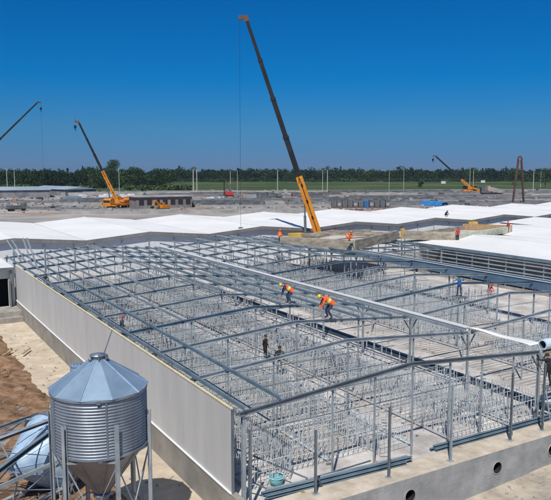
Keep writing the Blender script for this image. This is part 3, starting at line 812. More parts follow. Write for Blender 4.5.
# ------------------------------------------------------------------ cranes
def crane(base, pivot, tip, label, body_az, scale=1., frac=.30, wire=None, hook=.0, cyl=True, nsec=4, dark='boom', w0=1.05):
    t = thing('mobile_crane', label, 'crane', base, 0, 'orange mobile cranes'); o = V(base)
    rot = Matrix.Rotation(body_az, 3, 'Z')
    def put(m_, name, mt, parent=t, smooth=False):
        m_.v = [rot @ (p * scale) for p in m_.v]; return m_.build(name, mt, parent, smooth)
    m_ = MB(); m_.box(-6, -1.35, .75, 6, 1.35, 1.35); m_.box(-5.8, -1.2, 1.35, 3.3, 1.2, 1.5); ch = put(m_, 'chassis', 'orange')
    m_ = MB(); m_.box(4.0, -1.3, 1.352, 5.95, 1.3, 2.5); m_.quad([(5.95,-1.3,2.5),(5.95,1.3,2.5),(5.0,1.3,2.95),(5.0,-1.3,2.95)]); m_.box(4.0,-1.3,2.502,5.0,1.3,2.95); cab = put(m_, 'driver_cab', 'orange')
    m_ = MB(); m_.quad([(5.96,-1.15,1.75),(5.96,1.15,1.75),(5.96,1.15,2.45),(5.96,-1.15,2.45)]); m_.quad([(4.3,-1.31,1.8),(5.6,-1.31,1.8),(5.6,-1.31,2.45),(4.3,-1.31,2.45)]); put(m_, 'window', 'glass', cab)
    for x in (-4.4, -3.0, 2.2, 3.6):
        for s in (-1, 1):
            m_ = MB(); m_.tube((x, s*.95, .55), (x, s*1.38, .55), .55, 16); m_.tube((x, s*1.36, .55), (x, s*1.42, .55), .25, 10, 0); put(m_, 'wheel', 'black')
    for x in (-5.2, 5.4):
        for s in (-1, 1):
            m_ = MB(); m_.box(x-.15, s*1.35, .8, x+.15, s*3.0, 1.05); m_.tube((x, s*2.9, 0.05), (x, s*2.9, .9), .09, 8); m_.lathe([(0,.06),(.4,.06),(.4,0),(0,0)], 12, c=(x, s*2.9, 0)); put(m_, 'outrigger', 'orange')
    m_ = MB(); m_.lathe([(1.0,1.5),(1.0,1.75),(0,1.75)], 20, c=(-2, 0, 0)); m_.box(-4.4, -1.2, 1.76, -.6, 1.2, 2.3); m_.box(-4.2,-1.15,2.3,-3.3,1.15,2.9); put(m_, 'superstructure', 'orange')
    m_ = MB(); m_.box(-5.3, -1.3, 1.8, -4.42, 1.3, 3.0); put(m_, 'counterweight', 'boom')
    m_ = MB(); m_.box(-2.4, -1.9, 1.8, -.7, -1.22, 3.3); oc = put(m_, 'operator_cab', 'orange')
    m_ = MB(); m_.box(-2.2, -1.92, 2.3, -.75, -1.905, 3.15); put(m_, 'window', 'glass', oc)
    pv = V(pivot) - o; tp = V(tip) - o; d = (tp - pv)
    L_ = d.length; dn = d.normalized()
    b0 = pv + dn * L_ * frac
    m_ = MB(); m_.beam(pv, b0, w0, w0*1.05, 0, w2=w0*.82, h2=w0*.9); bb = m_.build('boom_base', 'orange', t)
    MB().beam(b0 - dn*.25, b0 + dn*.12, w0*.98, w0*1.05).build('boom_collar', dark, bb)
    sdv_ = dn.cross(V((0,0,1))).normalized(); bw = w0 * .5
    for q_ in (-1, 1):
        MB().beam(pv + sdv_*q_*(bw+.03) + dn*L_*frac*.12, b0 + sdv_*q_*(bw*.84+.03) - dn*.6, .06*scale, .10*scale).build('hydraulic_pipe', dark, bb)
        for f_ in (.3, .55, .8):
            MB().beam(pv + dn*L_*frac*f_ + sdv_*q_*(bw*(1-.16*f_)+.004), pv + dn*(L_*frac*f_ + .5) + sdv_*q_*(bw*(1-.16*f_)+.004), .03, w0*.26).build('side_plate', dark, bb)
    MB().beam(b0 - dn*.1 - sdv_*bw, b0 - dn*.1 - sdv_*(bw+.9*scale) + V((0,0,.2)), .12, .12).build('bracket', dark, bb)
    p0 = b0; fr = (1 - frac) / nsec
    for k in range(nsec):
        p1_ = pv + dn * L_ * (frac + fr * (k + 1)); w = w0 * (.72 - .085 * k)
        bs = MB().beam(p0 + dn*.12, p1_, w, w).build('boom_section', dark, t)
        if k < nsec - 1: MB().beam(p1_ - dn*.35, p1_ + dn*.1, w*1.14, w*1.14).build('section_collar', dark, bs)
        p0 = p1_ + dn * (0 if k < nsec-1 else 0)
    # boom head
    side = V((dn.x, dn.y, 0)).normalized()
    if V((dn.x, dn.y, 0)).length < .05: side = V((-CT, ST, 0))
    m_ = MB(); hp = tp + dn * .1
    m_.beam(hp - dn*.2, hp + dn * .7, w0*.55, w0*.6); m_.beam(hp + dn*.3, hp + dn*.45 + side * 1.0 * scale, w0*.4, w0*.5)
    m_.build('boom_head', 'rust', t)
    hk = hp + dn*.3 + side * .95 * scale
    if cyl:
        k1 = pv + dn * L_ * frac * .72
        g0 = pv + V((side.x * 2.0, side.y * 2.0, -.9)) * scale
        m_ = MB(); m_.tube(g0, g0*.45 + k1*.55, .2*scale, 10); m_.tube(g0*.45 + k1*.55, k1, .12*scale, 10); m_.build('luffing_cylinder', 'steel_dark', t)
    if wire:
        zend = wire - o.z
        m_ = MB(); m_.tube(hk, V((hk.x, hk.y, zend)), .022*scale, 4); m_.build('hoist_cable', 'boom', t)
        hb = V((hk.x, hk.y, zend if not hook else hk.z - hook))
        m_ = MB(); m_.box(hb.x-.3*scale, hb.y-.2*scale, hb.z-.9*scale, hb.x+.3*scale, hb.y+.2*scale, hb.z)
        m_.tube((hb.x,hb.y,hb.z-.9*scale),(hb.x,hb.y,hb.z-1.4*scale),.1*scale,6); m_.tube((hb.x,hb.y,hb.z-1.4*scale),(hb.x+.3*scale,hb.y,hb.z-1.5*scale),.1*scale,6)
        m_.build('hook_block', 'boom', t)
    m_ = MB(); m_.beam(pv + V((0,0,w0*.6)) + side*(-.3), tp + V((0,0,.35)), .03*scale, .03*scale); m_.build('top_rope', 'boom', t)
    return t
pvt = PD(319.5, 238, 98.5); tip = PD(247, 21, 99)
crane((pvt.x + 2, pvt.y, ZG), pvt, tip, 'tall orange crane with dark telescopic boom rising behind the precast frame', R(180), 1., .30, wire=4.6, nsec=4)
b2 = P(117, 208, ZG); pv2 = PD(118, 203, math.hypot(b2.x, b2.y)); tp2 = PD(79, 123, math.hypot(b2.x, b2.y))
crane((b2.x + 1, b2.y, ZG), pv2, tp2, 'orange crane on open ground left of centre with its boom leaning left', R(35) + math.pi, 1.25, .42, wire=H + 19, hook=1.2, nsec=3, w0=1.25)
b3 = P(-60, 205, ZG); pv3 = PD(-62, 200, math.hypot(b3.x, b3.y)); tp3 = PD(37, 103, math.hypot(b3.x, b3.y))
crane((b3.x, b3.y, ZG), pv3, tp3, 'crane standing off to the left whose dark boom rises into view', R(20), 1.2, .25, wire=6., hook=2.0, nsec=4, w0=1.2)
b4 = P(477, 193.5, ZG); d4 = math.hypot(b4.x, b4.y); pv4 = PD(475, 192, d4); tp4 = PD(436, 156.5, d4)
crane((b4.x, b4.y, ZG), pv4, tp4, 'small distant orange crane at the right with boom leaning left', R(-25), 1.5, .36, wire=H + 5, hook=1.5, nsec=2, w0=1.5)

# A-frame lattice mast
q = P(518, 206, ZG); dq = math.hypot(q.x, q.y); hgt_ = PD(518, 156, dq).z - ZG
t = thing('lattice_mast', 'rusty narrow A shaped lattice mast at the right', 'mast', (q.x, q.y, ZG))
hwid = 2.4; rv = V((CT, -ST, 0))
for s in (-1, 1):
    m_ = MB()
    f0 = rv * hwid * s; f1 = rv * .75 * s + V((0, 0, hgt_ - 1.5))
    for k in range(2):
        for j in (-1, 1):
            off_ = rv * .35 * k * -s + V((ST, CT, 0)) * .3 * j
            m_.beam(f0 + off_, f1 + off_, .2, .2)
    for k in range(16):
        a = f0 + (f1 - f0) * (k/16); b = f0 + (f1 - f0) * ((k+1)/16) + rv*.35*-s
        m_.beam(a, b, .12, .12)
    m_.build('lattice_leg', 'rust', t)
m_ = MB()
pts = [rv * .75 * math.cos(a) + V((0, 0, hgt_ - 1.5 + 1.4*math.sin(a))) for a in [math.pi*k/8 for k in range(9)]]
for a, b in zip(pts, pts[1:]): m_.beam(a, b, .5, .5)
m_.build('arched_head', 'rust', t)
m_ = MB()
for zz, ww in ((hgt_*.25, 1.9), (hgt_*.5, 1.5), (hgt_*.75, 1.1)): m_.beam(rv*-ww + V((0,0,zz)), rv*ww + V((0,0,zz)), .2, .2)
m_.build('cross_tie', 'rust', t)

# ------------------------------------------------------------------ masts on the site
pl = [(7.5,191,168,.9,'first of two slim masts left of the crane with a leaning boom'),(15,191,168,.8,'second of two slim masts left of the crane with a leaning boom'),(119.5,197,168,.7,'slim pale mast just right of the left crane boom'),
      (193.5,194,169,1.5,'thick pale mast, left of the close pair'),(197,194,169,1.3,'thick pale mast, right of the close pair'),(230.5,196,171,.8,'slim mast behind the red machine'),(237.5,196,171,.7,'slim mast right of the red machine'),
      (277.5,195,170,1.1,'lone pale mast left of the tall crane'),(322.5,194,170,.8,'left mast of the pair right of the tall crane'),(327.3,194,170,1.1,'right mast of the pair right of the tall crane'),(388.7,206,170,.6,'slim mast rising by the row of containers'),(403.5,192,170,.6,'slim mast right of the container row'),
      (469.5,192,168,.7,'left of two masts by the distant crane'),(473,190,170,.7,'right of two masts by the distant crane'),(533,192,172,.9,'pale mast right of the lattice mast'),(540.5,188,172,1.1,'pale mast near the right edge')]
for u, vb, vt, wpx, lb in pl:
    q = P(u, vb, ZG); d = math.hypot(q.x, q.y); zt = PD(u, vt, d).z; r = wpx / F * d / 2 * .75
    t = thing('mast', lb, 'mast', (q.x, q.y, ZG), 0, 'pale masts standing on the site')
    MB().tube((0,0,0), (0,0,zt-ZG), r*1.15, 8, r2=r*.75).build('shaft', 'polec', t)
    MB().tube((0,0,zt-ZG), (0,0,zt-ZG+r*4), r*.3, 6).build('tip', 'steel_dark', t)

# ------------------------------------------------------------------ far site things
def axis_box(pa, pb, depth, z0, z1, nm, label, cat, mw, mr, windows=0, roof_over=.6, group=None, gable=.0, pitch=0):
    # long building whose front foot runs from pa to pb
    a, b = V((pa.x, pa.y, 0)), V((pb.x, pb.y, 0)); d = (b - a); L_ = d.length; an = math.atan2(d.y, d.x)
    t = thing(nm, label, cat, (a.x, a.y, z0), an, group); h = z1 - z0
    MB().box(0, 0, 0, L_, depth, h).build('wall', mw, t)
    m_ = MB()
    if gable:
        for y0_, y1_ in ((-roof_over, depth/2), (depth+roof_over, depth/2)):
            pts = [(-roof_over, y0_, h), (L_+roof_over, y0_, h), (L_+roof_over, y1_, h+gable), (-roof_over, y1_, h+gable)]
            m_.quad(pts); m_.quad([(p[0],p[1],p[2]-.15) for p in pts])
        m_.quad([(-roof_over,-roof_over,h),(-roof_over,depth+roof_over,h),(-roof_over,depth/2,h+gable)]); m_.quad([(L_+roof_over,-roof_over,h),(L_+roof_over,depth+roof_over,h),(L_+roof_over,depth/2,h+gable)])
    else: m_.box(-roof_over, -roof_over, h+.002, L_+roof_over, depth+roof_over, h+.3)
    m_.build('roof', mr, t)
    for k in range(windows):
        x = L_ * (k + .7) / (windows + .2)
        MB().box(x-.9, -.06, h*.3, x+.9, -.004, h*.75).build('window', 'dark', t)
    return t
axis_box(P(-70,199,ZG), P(50,197.5,ZG), 22, ZG, 3.0, 'long_shed', 'long low blue grey shed at the far left edge', 'shed', 'greywall', 'shed_roof', 0, .6, None, 1.6)
axis_box(P(30,194,ZG), P(66,196,ZG), 18, ZG, 2.6, 'long_shed', 'shorter blue grey shed at the right end of the long one', 'shed', 'greywall', 'shed_roof', 0, .6, None, 1.4)
axis_box(P(136,209,ZG), P(192,207.5,ZG), 9, ZG, 3.3, 'block_building', 'long grey block building with dark windows and flat roof', 'building', 'greywall', 'foot', 7)
for k in range(11):   # the dark stacks and the blue container
    u = 334 + k * 5.4; q = P(u, 207.8 - .02*k, ZG)
    blue = k == 6
    t = thing('container', 'bright blue container in the row of dark stacks' if blue else 'dark grey covered stack in the row around the blue container', 'container' if blue else 'stack', (q.x, q.y, ZG), R(-30), None if blue else 'dark stacks beside the blue container')
    MB().box(-.85, 0, .15, .85, 2.5, 2.5 + rnd(-.4,.5)).build('body', 'bluebox' if blue else 'greybox', t)
    MB().box(-.7, .1, 0, .7, 2.3, .148).build('skid', 'black', t)
    if k % 3 == 1: MB().box(-.6, -.05, .7, .5, -.004, 1.8).build('pale_cover', 'foot', t)
    if blue: MB().box(-.7, -.04, .4, -.05, -.004, 2.0).build('door', 'bluebox', t)
# pale foundations and low walls of further barns
fnd = [(-30,135,208.5,211.5),(60,330,214.5,213.0),(-20,80,203,203.5),(20,112,200.5,203.8),(210,330,203.8,203.2),(195,330,207.8,207.2),(200,270,200.8,200.6),(300,420,200.8,199.6),(390,551,205.6,203.4),(395,600,202.2,200.4),(400,620,199.0,197.8),(405,620,196.2,195.2),(410,620,193.8,193.0),(330,420,197.2,196.4),(190,330,196.8,196.2),(240,420,194.6,193.9),(420,640,191.8,191.2),(190,420,192.9,192.4)]
for k in range(26):
    u_ = rnd(-40, 500); v_ = 193 + 14.5 * (k / 26) + rnd(-.3, .3); w_ = rnd(50, 130); fnd.append((u_, u_ + w_, v_, v_ - w_ * .006))
for k, (u0, u1, va, vb) in enumerate(fnd):
    a, b = P(u0, va, ZG), P(u1, vb, ZG); d = b - a; an = math.atan2(d.y, d.x)
    t = thing('barn_foundation', 'low pale concrete foundation row on the distant building site', 'foundation', (a.x, a.y, ZG), an, 'foundation rows on the distant site')
    L_ = d.length; hh = rnd(.5, 1.1) if k < 18 else rnd(.8, 1.9)
    m_ = MB(); m_.box(0, 0, 0, L_, .4, hh); m_.box(0, 5, 0, L_, 5.4, hh*1.2)
    n_ = int(L_ / 7)
    for j in range(n_ + 1): m_.box(j*7, .402, 0, j*7+.35, 4.998, hh*.9)
    m_.build('low_wall', ('foot' if k % 2 else 'greywall') if k < 18 else ('greywall', 'greybox', 'foot')[k % 3], t)
    for j in range(min(60, int(L_ / 6))):
        if random.random() < .5:
            x = j*6 + rnd(0, 3); MB().box(x, rnd(1,4), 0, x+rnd(.5,2.4), rnd(4,4.9), rnd(.6,1.9)).build('stacked_material', ['greybox','foot','earth_orange','greybox'][k % 4], t)
# scattered site material
mb = MB()
CL = [(rnd(-60, 640), 191.5 + 21*random.random()**1.2) for _ in range(130)]
for k in range(4600):
    if k % 3: c_ = random.choice(CL); u = c_[0] + random.gauss(0, 9); v = max(191.4, c_[1] + random.gauss(0, .45))
    else: u = rnd(-60, 640); v = 191.5 + 22 * random.random()**1.3
    q = P(u, v, ZG); 
    if q.y < 124 : continue
    s_ = rnd(.2, .95) * (math.hypot(q.x, q.y) / 300)**.7
    mb.beam((q.x, q.y, ZG + s_*.3), (q.x + rnd(-2.5,2.5)*s_, q.y + rnd(-2.5,2.5)*s_, ZG + s_*.3), s_*rnd(.5,1.2), s_*rnd(.3,.9), random.choice((0,0,0,0,0,1,1,1,1,2,4,4,3) if random.random() < .5 else (0,0,1,1)))
tag(mb.build('site_clutter', ['greybox','foot','earth_orange','white','timber']), 'scattered building materials and rubble over the distant site', 'building materials', kind='stuff')
# pale roof strips at the back (white material)
for k, (u0,u1,v,lb) in enumerate(((101,113,197.2,'white sheeted stack left of the left crane'),(122,135,197.2,'white sheeted stack right of the left crane'),(203,222,200.5,'white sheet pile near the orange earth'),(345,400,197.5,'long pale slab behind the container row'))):
    a, b = P(u0,v,ZG), P(u1,v-.3,ZG); d = b - a
    t = thing('material_pile', lb, 'stack', (a.x,a.y,ZG), math.atan2(d.y,d.x))
    m_ = MB(); n_ = 5
    for j in range(n_): m_.box(d.length*j/n_+.1, rnd(-.5,.5), .0, d.length*(j+1)/n_-.1, 3.5, rnd(.9,1.6))
    m_.build('stack', 'white' if k < 3 else 'site_pale', t)
# blue tarpaulin
a, b = P(420,205.2,ZG), P(442,206.2,ZG); d = b - a
t = thing('tarpaulin_stack', 'stack under a bright blue tarpaulin behind the white roofs', 'tarpaulin', (a.x,a.y,ZG), math.atan2(d.y,d.x))
m_ = MB(); n_ = 12
for k in range(n_+1):
    x = d.length*k/n_; h = 1.5 + .15*math.sin(k*1.7) - (.5 if k in (0,n_) else 0)
    for y, z in ((-.3,.1),(0,h),(2,h+.2),(4,h),(4.3,.1)): m_.v.append(V((x,y,z)))
for k in range(n_):
    for j in range(4):
        i = k*5+j; m_.f.append((i,i+5,i+6,i+1)); m_.m.append(0)
m_.build('cover', 'tarp', t); MB().box(.3,.1,0,d.length-.3,3.9,1.0).build('stack','greybox',t)
# little vehicles and machines
def excavator(q, az_, label, body, s=1.):
    t = thing('excavator', label, 'excavator', (q.x,q.y,ZG), az_)
    for y in (-1.1, 1.1):
        m_ = MB(); m_.box(-1.8*s,(y-.3)*s,0.15*s,1.8*s,(y+.3)*s,.85*s); m_.tube((-1.8*s,(y-.3)*s,.5*s),(-1.8*s,(y+.3)*s,.5*s),.36*s,10); m_.tube((1.8*s,(y-.3)*s,.5*s),(1.8*s,(y+.3)*s,.5*s),.36*s,10); m_.build('track','black',t)
    m_ = MB(); m_.box(-2.2*s,-1.3*s,.95*s,1.3*s,1.3*s,2.0*s); m_.build('body',body,t)
    m_ = MB(); m_.box(.1*s,.2*s,2.003*s,1.3*s,1.28*s,3.0*s); c_ = m_.build('cab',body,t); MB().box(1.302*s,.3*s,2.2*s,1.33*s,1.2*s,2.9*s).build('window','glass',c_)
    m_ = MB(); m_.beam((1.2*s,-.2*s,1.6*s),(3.2*s,-.2*s,3.8*s),.4*s,.5*s); m_.beam((3.1*s,-.2*s,3.8*s),(4.8*s,-.2*s,1.8*s),.32*s,.4*s); m_.build('arm',body,t)
    m_ = MB(); m_.box(4.4*s,-.7*s,.9*s,5.2*s,.3*s,1.7*s); m_.build('bucket','black',t)
excavator(P(163,210.5,ZG), R(200), 'orange excavator in front of the grey block building', 'orange', .95)
q = P(228.5, 196.8, ZG); t = thing('drill_rig', 'small red drilling rig with dark upright mast among the orange earth', 'drilling rig', (q.x, q.y, ZG), R(160))
for y in (-1.3, 1.3): MB().box(-2.4, y-.4, 0, 2.4, y+.4, .9).build('track', 'black', t)
MB().box(-2.4, -1.6, .95, 1.6, 1.6, 2.6).build('body', 'red', t)
m_ = MB(); m_.beam((2.2, -.4, .9), (2.2, -.4, 8.2), .35, .35); m_.beam((2.2, .5, .9), (2.2, .5, 8.2), .35, .35)
for k in range(7): m_.beam((2.2, -.4, 1.2 + k), (2.2, .5, 1.7 + k), .12, .12)
m_.box(1.9, -.8, 7.4, 2.6, .9, 8.6); m_.build('mast', 'boom', t)
MB().beam((-1.0, 0, 2.602), (-.5, 0, 6.6), 1.1, 1.2).build('power_head', 'greybox', t)
def truck(q, az_, label, cab, load, s=1., tilt=0.):
    t = thing('truck', label, 'truck', (q.x,q.y,ZG), az_)
    MB().box(-4*s,-1.1*s,.7*s,3.6*s,1.1*s,1.0*s).build('chassis','black',t)
    m_ = MB(); m_.box(2.0*s,-1.2*s,1.003*s,3.8*s,1.2*s,2.9*s); c_ = m_.build('cab',cab,t); MB().box(3.803*s,-1.0*s,1.9*s,3.83*s,1.0*s,2.7*s).build('window','glass',c_)
    for x in (-3,-1.8,2.8):
        for y in (-1.1,1.1): MB().tube((x*s,y*s-.15*s,.5*s),(x*s,y*s+.15*s,.5*s),.5*s,12).build('wheel','black',t)
    m_ = MB()
    if tilt: m_.beam((-4*s,0,1.4*s),(1.6*s,0,1.4*s+tilt),2.2*s,1.5*s)
    else: m_.box(-4*s,-1.2*s,1.003*s,1.8*s,1.2*s,2.4*s)
    m_.build('load_bed',load,t)
truck(P(491,195.5,ZG), R(150), 'truck with raised white load bed by the distant crane', 'greybox','foot', 1.5, 1.8)
truck(P(262,199.5,ZG), R(-20), 'dark truck parked left of the tall crane', 'greybox','greybox', 1.2)
truck(P(252,200.2,ZG), R(-20), 'second dark truck beside it with a pale load', 'greybox','foot', 1.1)
truck(P(273,198.8,ZG), R(150), 'dark truck nearest the lone pale mast', 'greybox','greybox', 1.1)
truck(P(75,203,ZG), R(10), 'blue grey truck by the end of the long shed', 'white','shed_roof', 1.2)
truck(P(17,211,ZG), R(10), 'low dark trailer on the pale ground at the left', 'greybox','greybox', .8)

# ------------------------------------------------------------------ vegetation
def leaves(m_, c, rx, rz, n, s, mi=0):
    for _ in range(n):
        while True:
            p = V((rnd(-1,1), rnd(-1,1), rnd(-1,1)))
            if .25 < p.length < 1: break
        p = V((c[0] + p.x*rx, c[1] + p.y*rx, c[2] + p.z*rz))
        a = V((rnd(-1,1), rnd(-1,1), rnd(-1,1))).normalized(); b = a.cross(V((rnd(-1,1), rnd(-1,1), rnd(-1,1)))).normalized()
        ss = s * rnd(.6, 1.3)
        m_.v += [p - a*ss, p + b*ss*.8, p + a*ss, p - b*ss*.8]; i = len(m_.v)-4
        m_.f.append((i,i+1,i+2,i+3)); m_.m.append(mi)
def wild_tree(m_, x, y, h, w, n, s, conifer=False):
    m_.beam((x,y,ZG),(x,y,ZG+h*.6),.35,.35,1,w2=.15,h2=.15)
    if conifer:
        for k in range(6):
            f = k/6; leaves(m_, (x,y,ZG+h*(.25+.7*f)), w*(1-f*.85), h*.1, int(n/6), s)
    else:
        for k in range(4):
            leaves(m_, (x+rnd(-.35,.35)*w, y+rnd(-.35,.35)*w, ZG+h*rnd(.42,.82)), w*rnd(.45,.75), h*rnd(.14,.24), n//4, s)
fm = MB(); fl_ = MB()
def forest_row(u0, u1, vb, htop, count, jit):
    for k in range(count):
        u = u0 + (u1-u0)*(k + rnd(0,1))/count
        q = P(u, vb(u) + rnd(-jit, jit), ZG); d = math.hypot(q.x, q.y)
        h = (htop(u) + rnd(-2.8, 1.6) + 3.0*noise.noise(V((u*.05, 1, 2))))
        if random.random() < .06: h += rnd(1.5, 4)
        wild_tree(fm, q.x, q.y, h, rnd(2.4, 5.2)*d/600, 130, .62*d/600, random.random() < .35)
# right part: the edge of the wood behind the green field
forest_row(150, 640, lambda u: 181.2, lambda u: 14.6, 300, .25)
forest_row(150, 640, lambda u: 180.0, lambda u: 15.4, 240, .3)
# left part: nearer
forest_row(-110, 165, lambda u: 188.9 - max(0,(u-60))*.035, lambda u: 13.4 + (u > 90)*.6, 170, .3)
forest_row(-110, 175, lambda u: 186.8, lambda u: 14.4, 170, .6)
forest_row(-110, 185, lambda u: 183.5, lambda u: 15.2, 150, .6)
for k in range(900):
    u = rnd(150, 640); q = P(u, 180.4 + rnd(-.3,.3), ZG); leaves(fm, (q.x, q.y, ZG+rnd(4, 9.5)), 6.5, 3.0, 34, 1.1)
for k in range(620):
    u = rnd(-110, 170); q = P(u, 186.5 + rnd(-2,1.5), ZG); leaves(fm, (q.x, q.y, ZG+rnd(3.5, 9)), 5.0, 2.8, 34, .85)
for k in range(420):
    u = rnd(150, 640); q = P(u, 181.6 + rnd(-.5,.4), ZG); leaves(fm, (q.x, q.y, ZG+1.4), 5.5, rnd(1.2,3.6), 40, .9)
for k in range(260):
    u = rnd(-110, 165); q = P(u, 188.9 - max(0, u-60)*.02 + rnd(-.6,.2), ZG); leaves(fm, (q.x, q.y, ZG+2.0), 3.8, 2.6, 50, .7)
for k in range(70):
    u = rnd(-90, 150); q = P(u, 189.4 - max(0,(u-60))*.03 + rnd(-.4,.3), ZG)
    wild_tree(fm, q.x, q.y, rnd(3.5, 8), rnd(2,4), 46, .9)
tag(fm.build('forest', ['leaf', 'bark']), 'dark green wood closing the horizon behind the site', 'forest', kind='stuff')
# hedge-like shrubs before the field, a far-off mass
sm = MB()
for k in range(60):
    u = random.choice((rnd(150, 192), rnd(60, 150), rnd(2, 30)))
    q = P(u, 190.8 + rnd(-1.6,.2), ZG)
    leaves(sm, (q.x, q.y, ZG+1.6), rnd(1.5,3.4), rnd(1.2,2.6), 60, .8)
tag(sm.build('shrubs', 'leaf3'), 'light green shrubs along the left part of the field', 'shrubs', kind='stuff')
def tree(u, vb, vt, wpx, label, dense=700, cat='tree', round_=True):
    q = P(u, vb, ZG); d = math.hypot(q.x, q.y); h = PD(u, vt, d).z - ZG; w = wpx/F*d/2
    t = thing('tree', label, cat, (q.x, q.y, ZG))
    m_ = MB(); m_.tube((0,0,0),(.2,.1,h*.5),.03*h,8,r2=.015*h)
    for k in range(5):
        a = k*1.3; m_.tube((.1,0,h*(.25+.06*k)),(math.cos(a)*w*.6, math.sin(a)*w*.6, h*(.5+.07*k)),.012*h,5,r2=.005*h)
    m_.build('trunk','bark',t)
    m_ = MB()
    for k in range(14):
        a = rnd(0,6.28); r_ = rnd(.1,.6)*w; f = rnd(.3,.88) if round_ else .15+.8*k/14
        rr = w*(rnd(.3,.5) if round_ else (1-f)*.9+.1)
        leaves(m_, (math.cos(a)*r_*(1 if round_ else .2), math.sin(a)*r_*(1 if round_ else .2), h*f), rr, h*.13, dense//14, d/F*.55)
    m_.build('crown','leaf2',t)
tree(112, 193, 159, 26, 'tall round tree rising above the wood behind the left crane', 2200)
tree(421, 189.5, 179.5, 9, 'small dark tree alone in the field', 500, 'tree')
tree(92, 192, 165, 12, 'slim tree just left of the left crane boom', 500)
tree(473, 186, 166.5, 18, 'broad dark tree crown above the distant crane', 600)
tree(513, 185, 167.5, 20, 'broad dark tree behind the lattice mast', 600)
tree(545, 188, 166.0, 18, 'dark tree at the right edge of the wood', 600)
# tiny far houses in the field
for u, v, lb in ((443.5, 183.5, 'tiny white house before the wood left of the distant crane'), (502, 180.5, 'tiny white house before the wood left of the lattice mast'), (483, 182.5, 'tiny pale shed in the field by the distant crane')):
    q = P(u, v, ZG)
    t = thing('small_house', lb, 'house', (q.x, q.y, ZG), R(-50)); t.scale = (.55, .55, .5)
    MB().box(-4,-3,0,4,3,3).build('wall','white',t)
    m_ = MB(); m_.quad([(-4.3,-3.3,2.9),(4.3,-3.3,2.9),(4.3,0,5.0),(-4.3,0,5.0)]); m_.quad([(-4.3,3.3,2.9),(4.3,3.3,2.9),(4.3,0,5.0),(-4.3,0,5.0)]); m_.build('roof','shed_roof',t)

# ------------------------------------------------------------------ people
POSE = {
 'stand': dict(pel=(0,0,.95), chest=(0.02,0,1.32), neck=(.03,0,1.47), head=(.05,0,1.63), Lk=(.03,.11,.5), Lf=(-.02,.13,.07), Rk=(.05,-.11,.5), Rf=(.02,-.14,.07), Le=(-.02,.27,1.13), Lh=(.12,.27,.90), Re=(-.02,-.27,1.13), Rh=(.14,-.25,.92)),
 'reach': dict(pel=(0,0,.95), chest=(.05,0,1.31), neck=(.08,0,1.46), head=(.12,0,1.61), Lk=(.06,.12,.5), Lf=(-.03,.17,.07), Rk=(.05,-.12,.5), Rf=(-.02,-.18,.07), Le=(.15,.36,1.35), Lh=(.32,.45,1.55), Re=(.12,-.36,1.30), Rh=(.30,-.45,1.20)),
 'bend': dict(pel=(-.12,0,.78), chest=(.2,0,1.02), neck=(.34,0,1.10), head=(.49,0,1.14), Lk=(.12,.14,.45), Lf=(-.10,.16,.07), Rk=(.16,-.14,.45), Rf=(.05,-.18,.07), Le=(.38,.24,.80), Lh=(.50,.16,.56), Re=(.38,-.24,.80), Rh=(.48,-.14,.55)),
 'crouch': dict(pel=(-.15,0,.38), chest=(.08,0,.72), neck=(.18,0,.85), head=(.28,0,.98), Lk=(.28,.16,.48), Lf=(.0,.16,.07), Rk=(.28,-.16,.46), Rf=(.02,-.17,.07), Le=(.30,.24,.60), Lh=(.48,.15,.42), Re=(.30,-.24,.58), Rh=(.48,-.12,.40)),
}
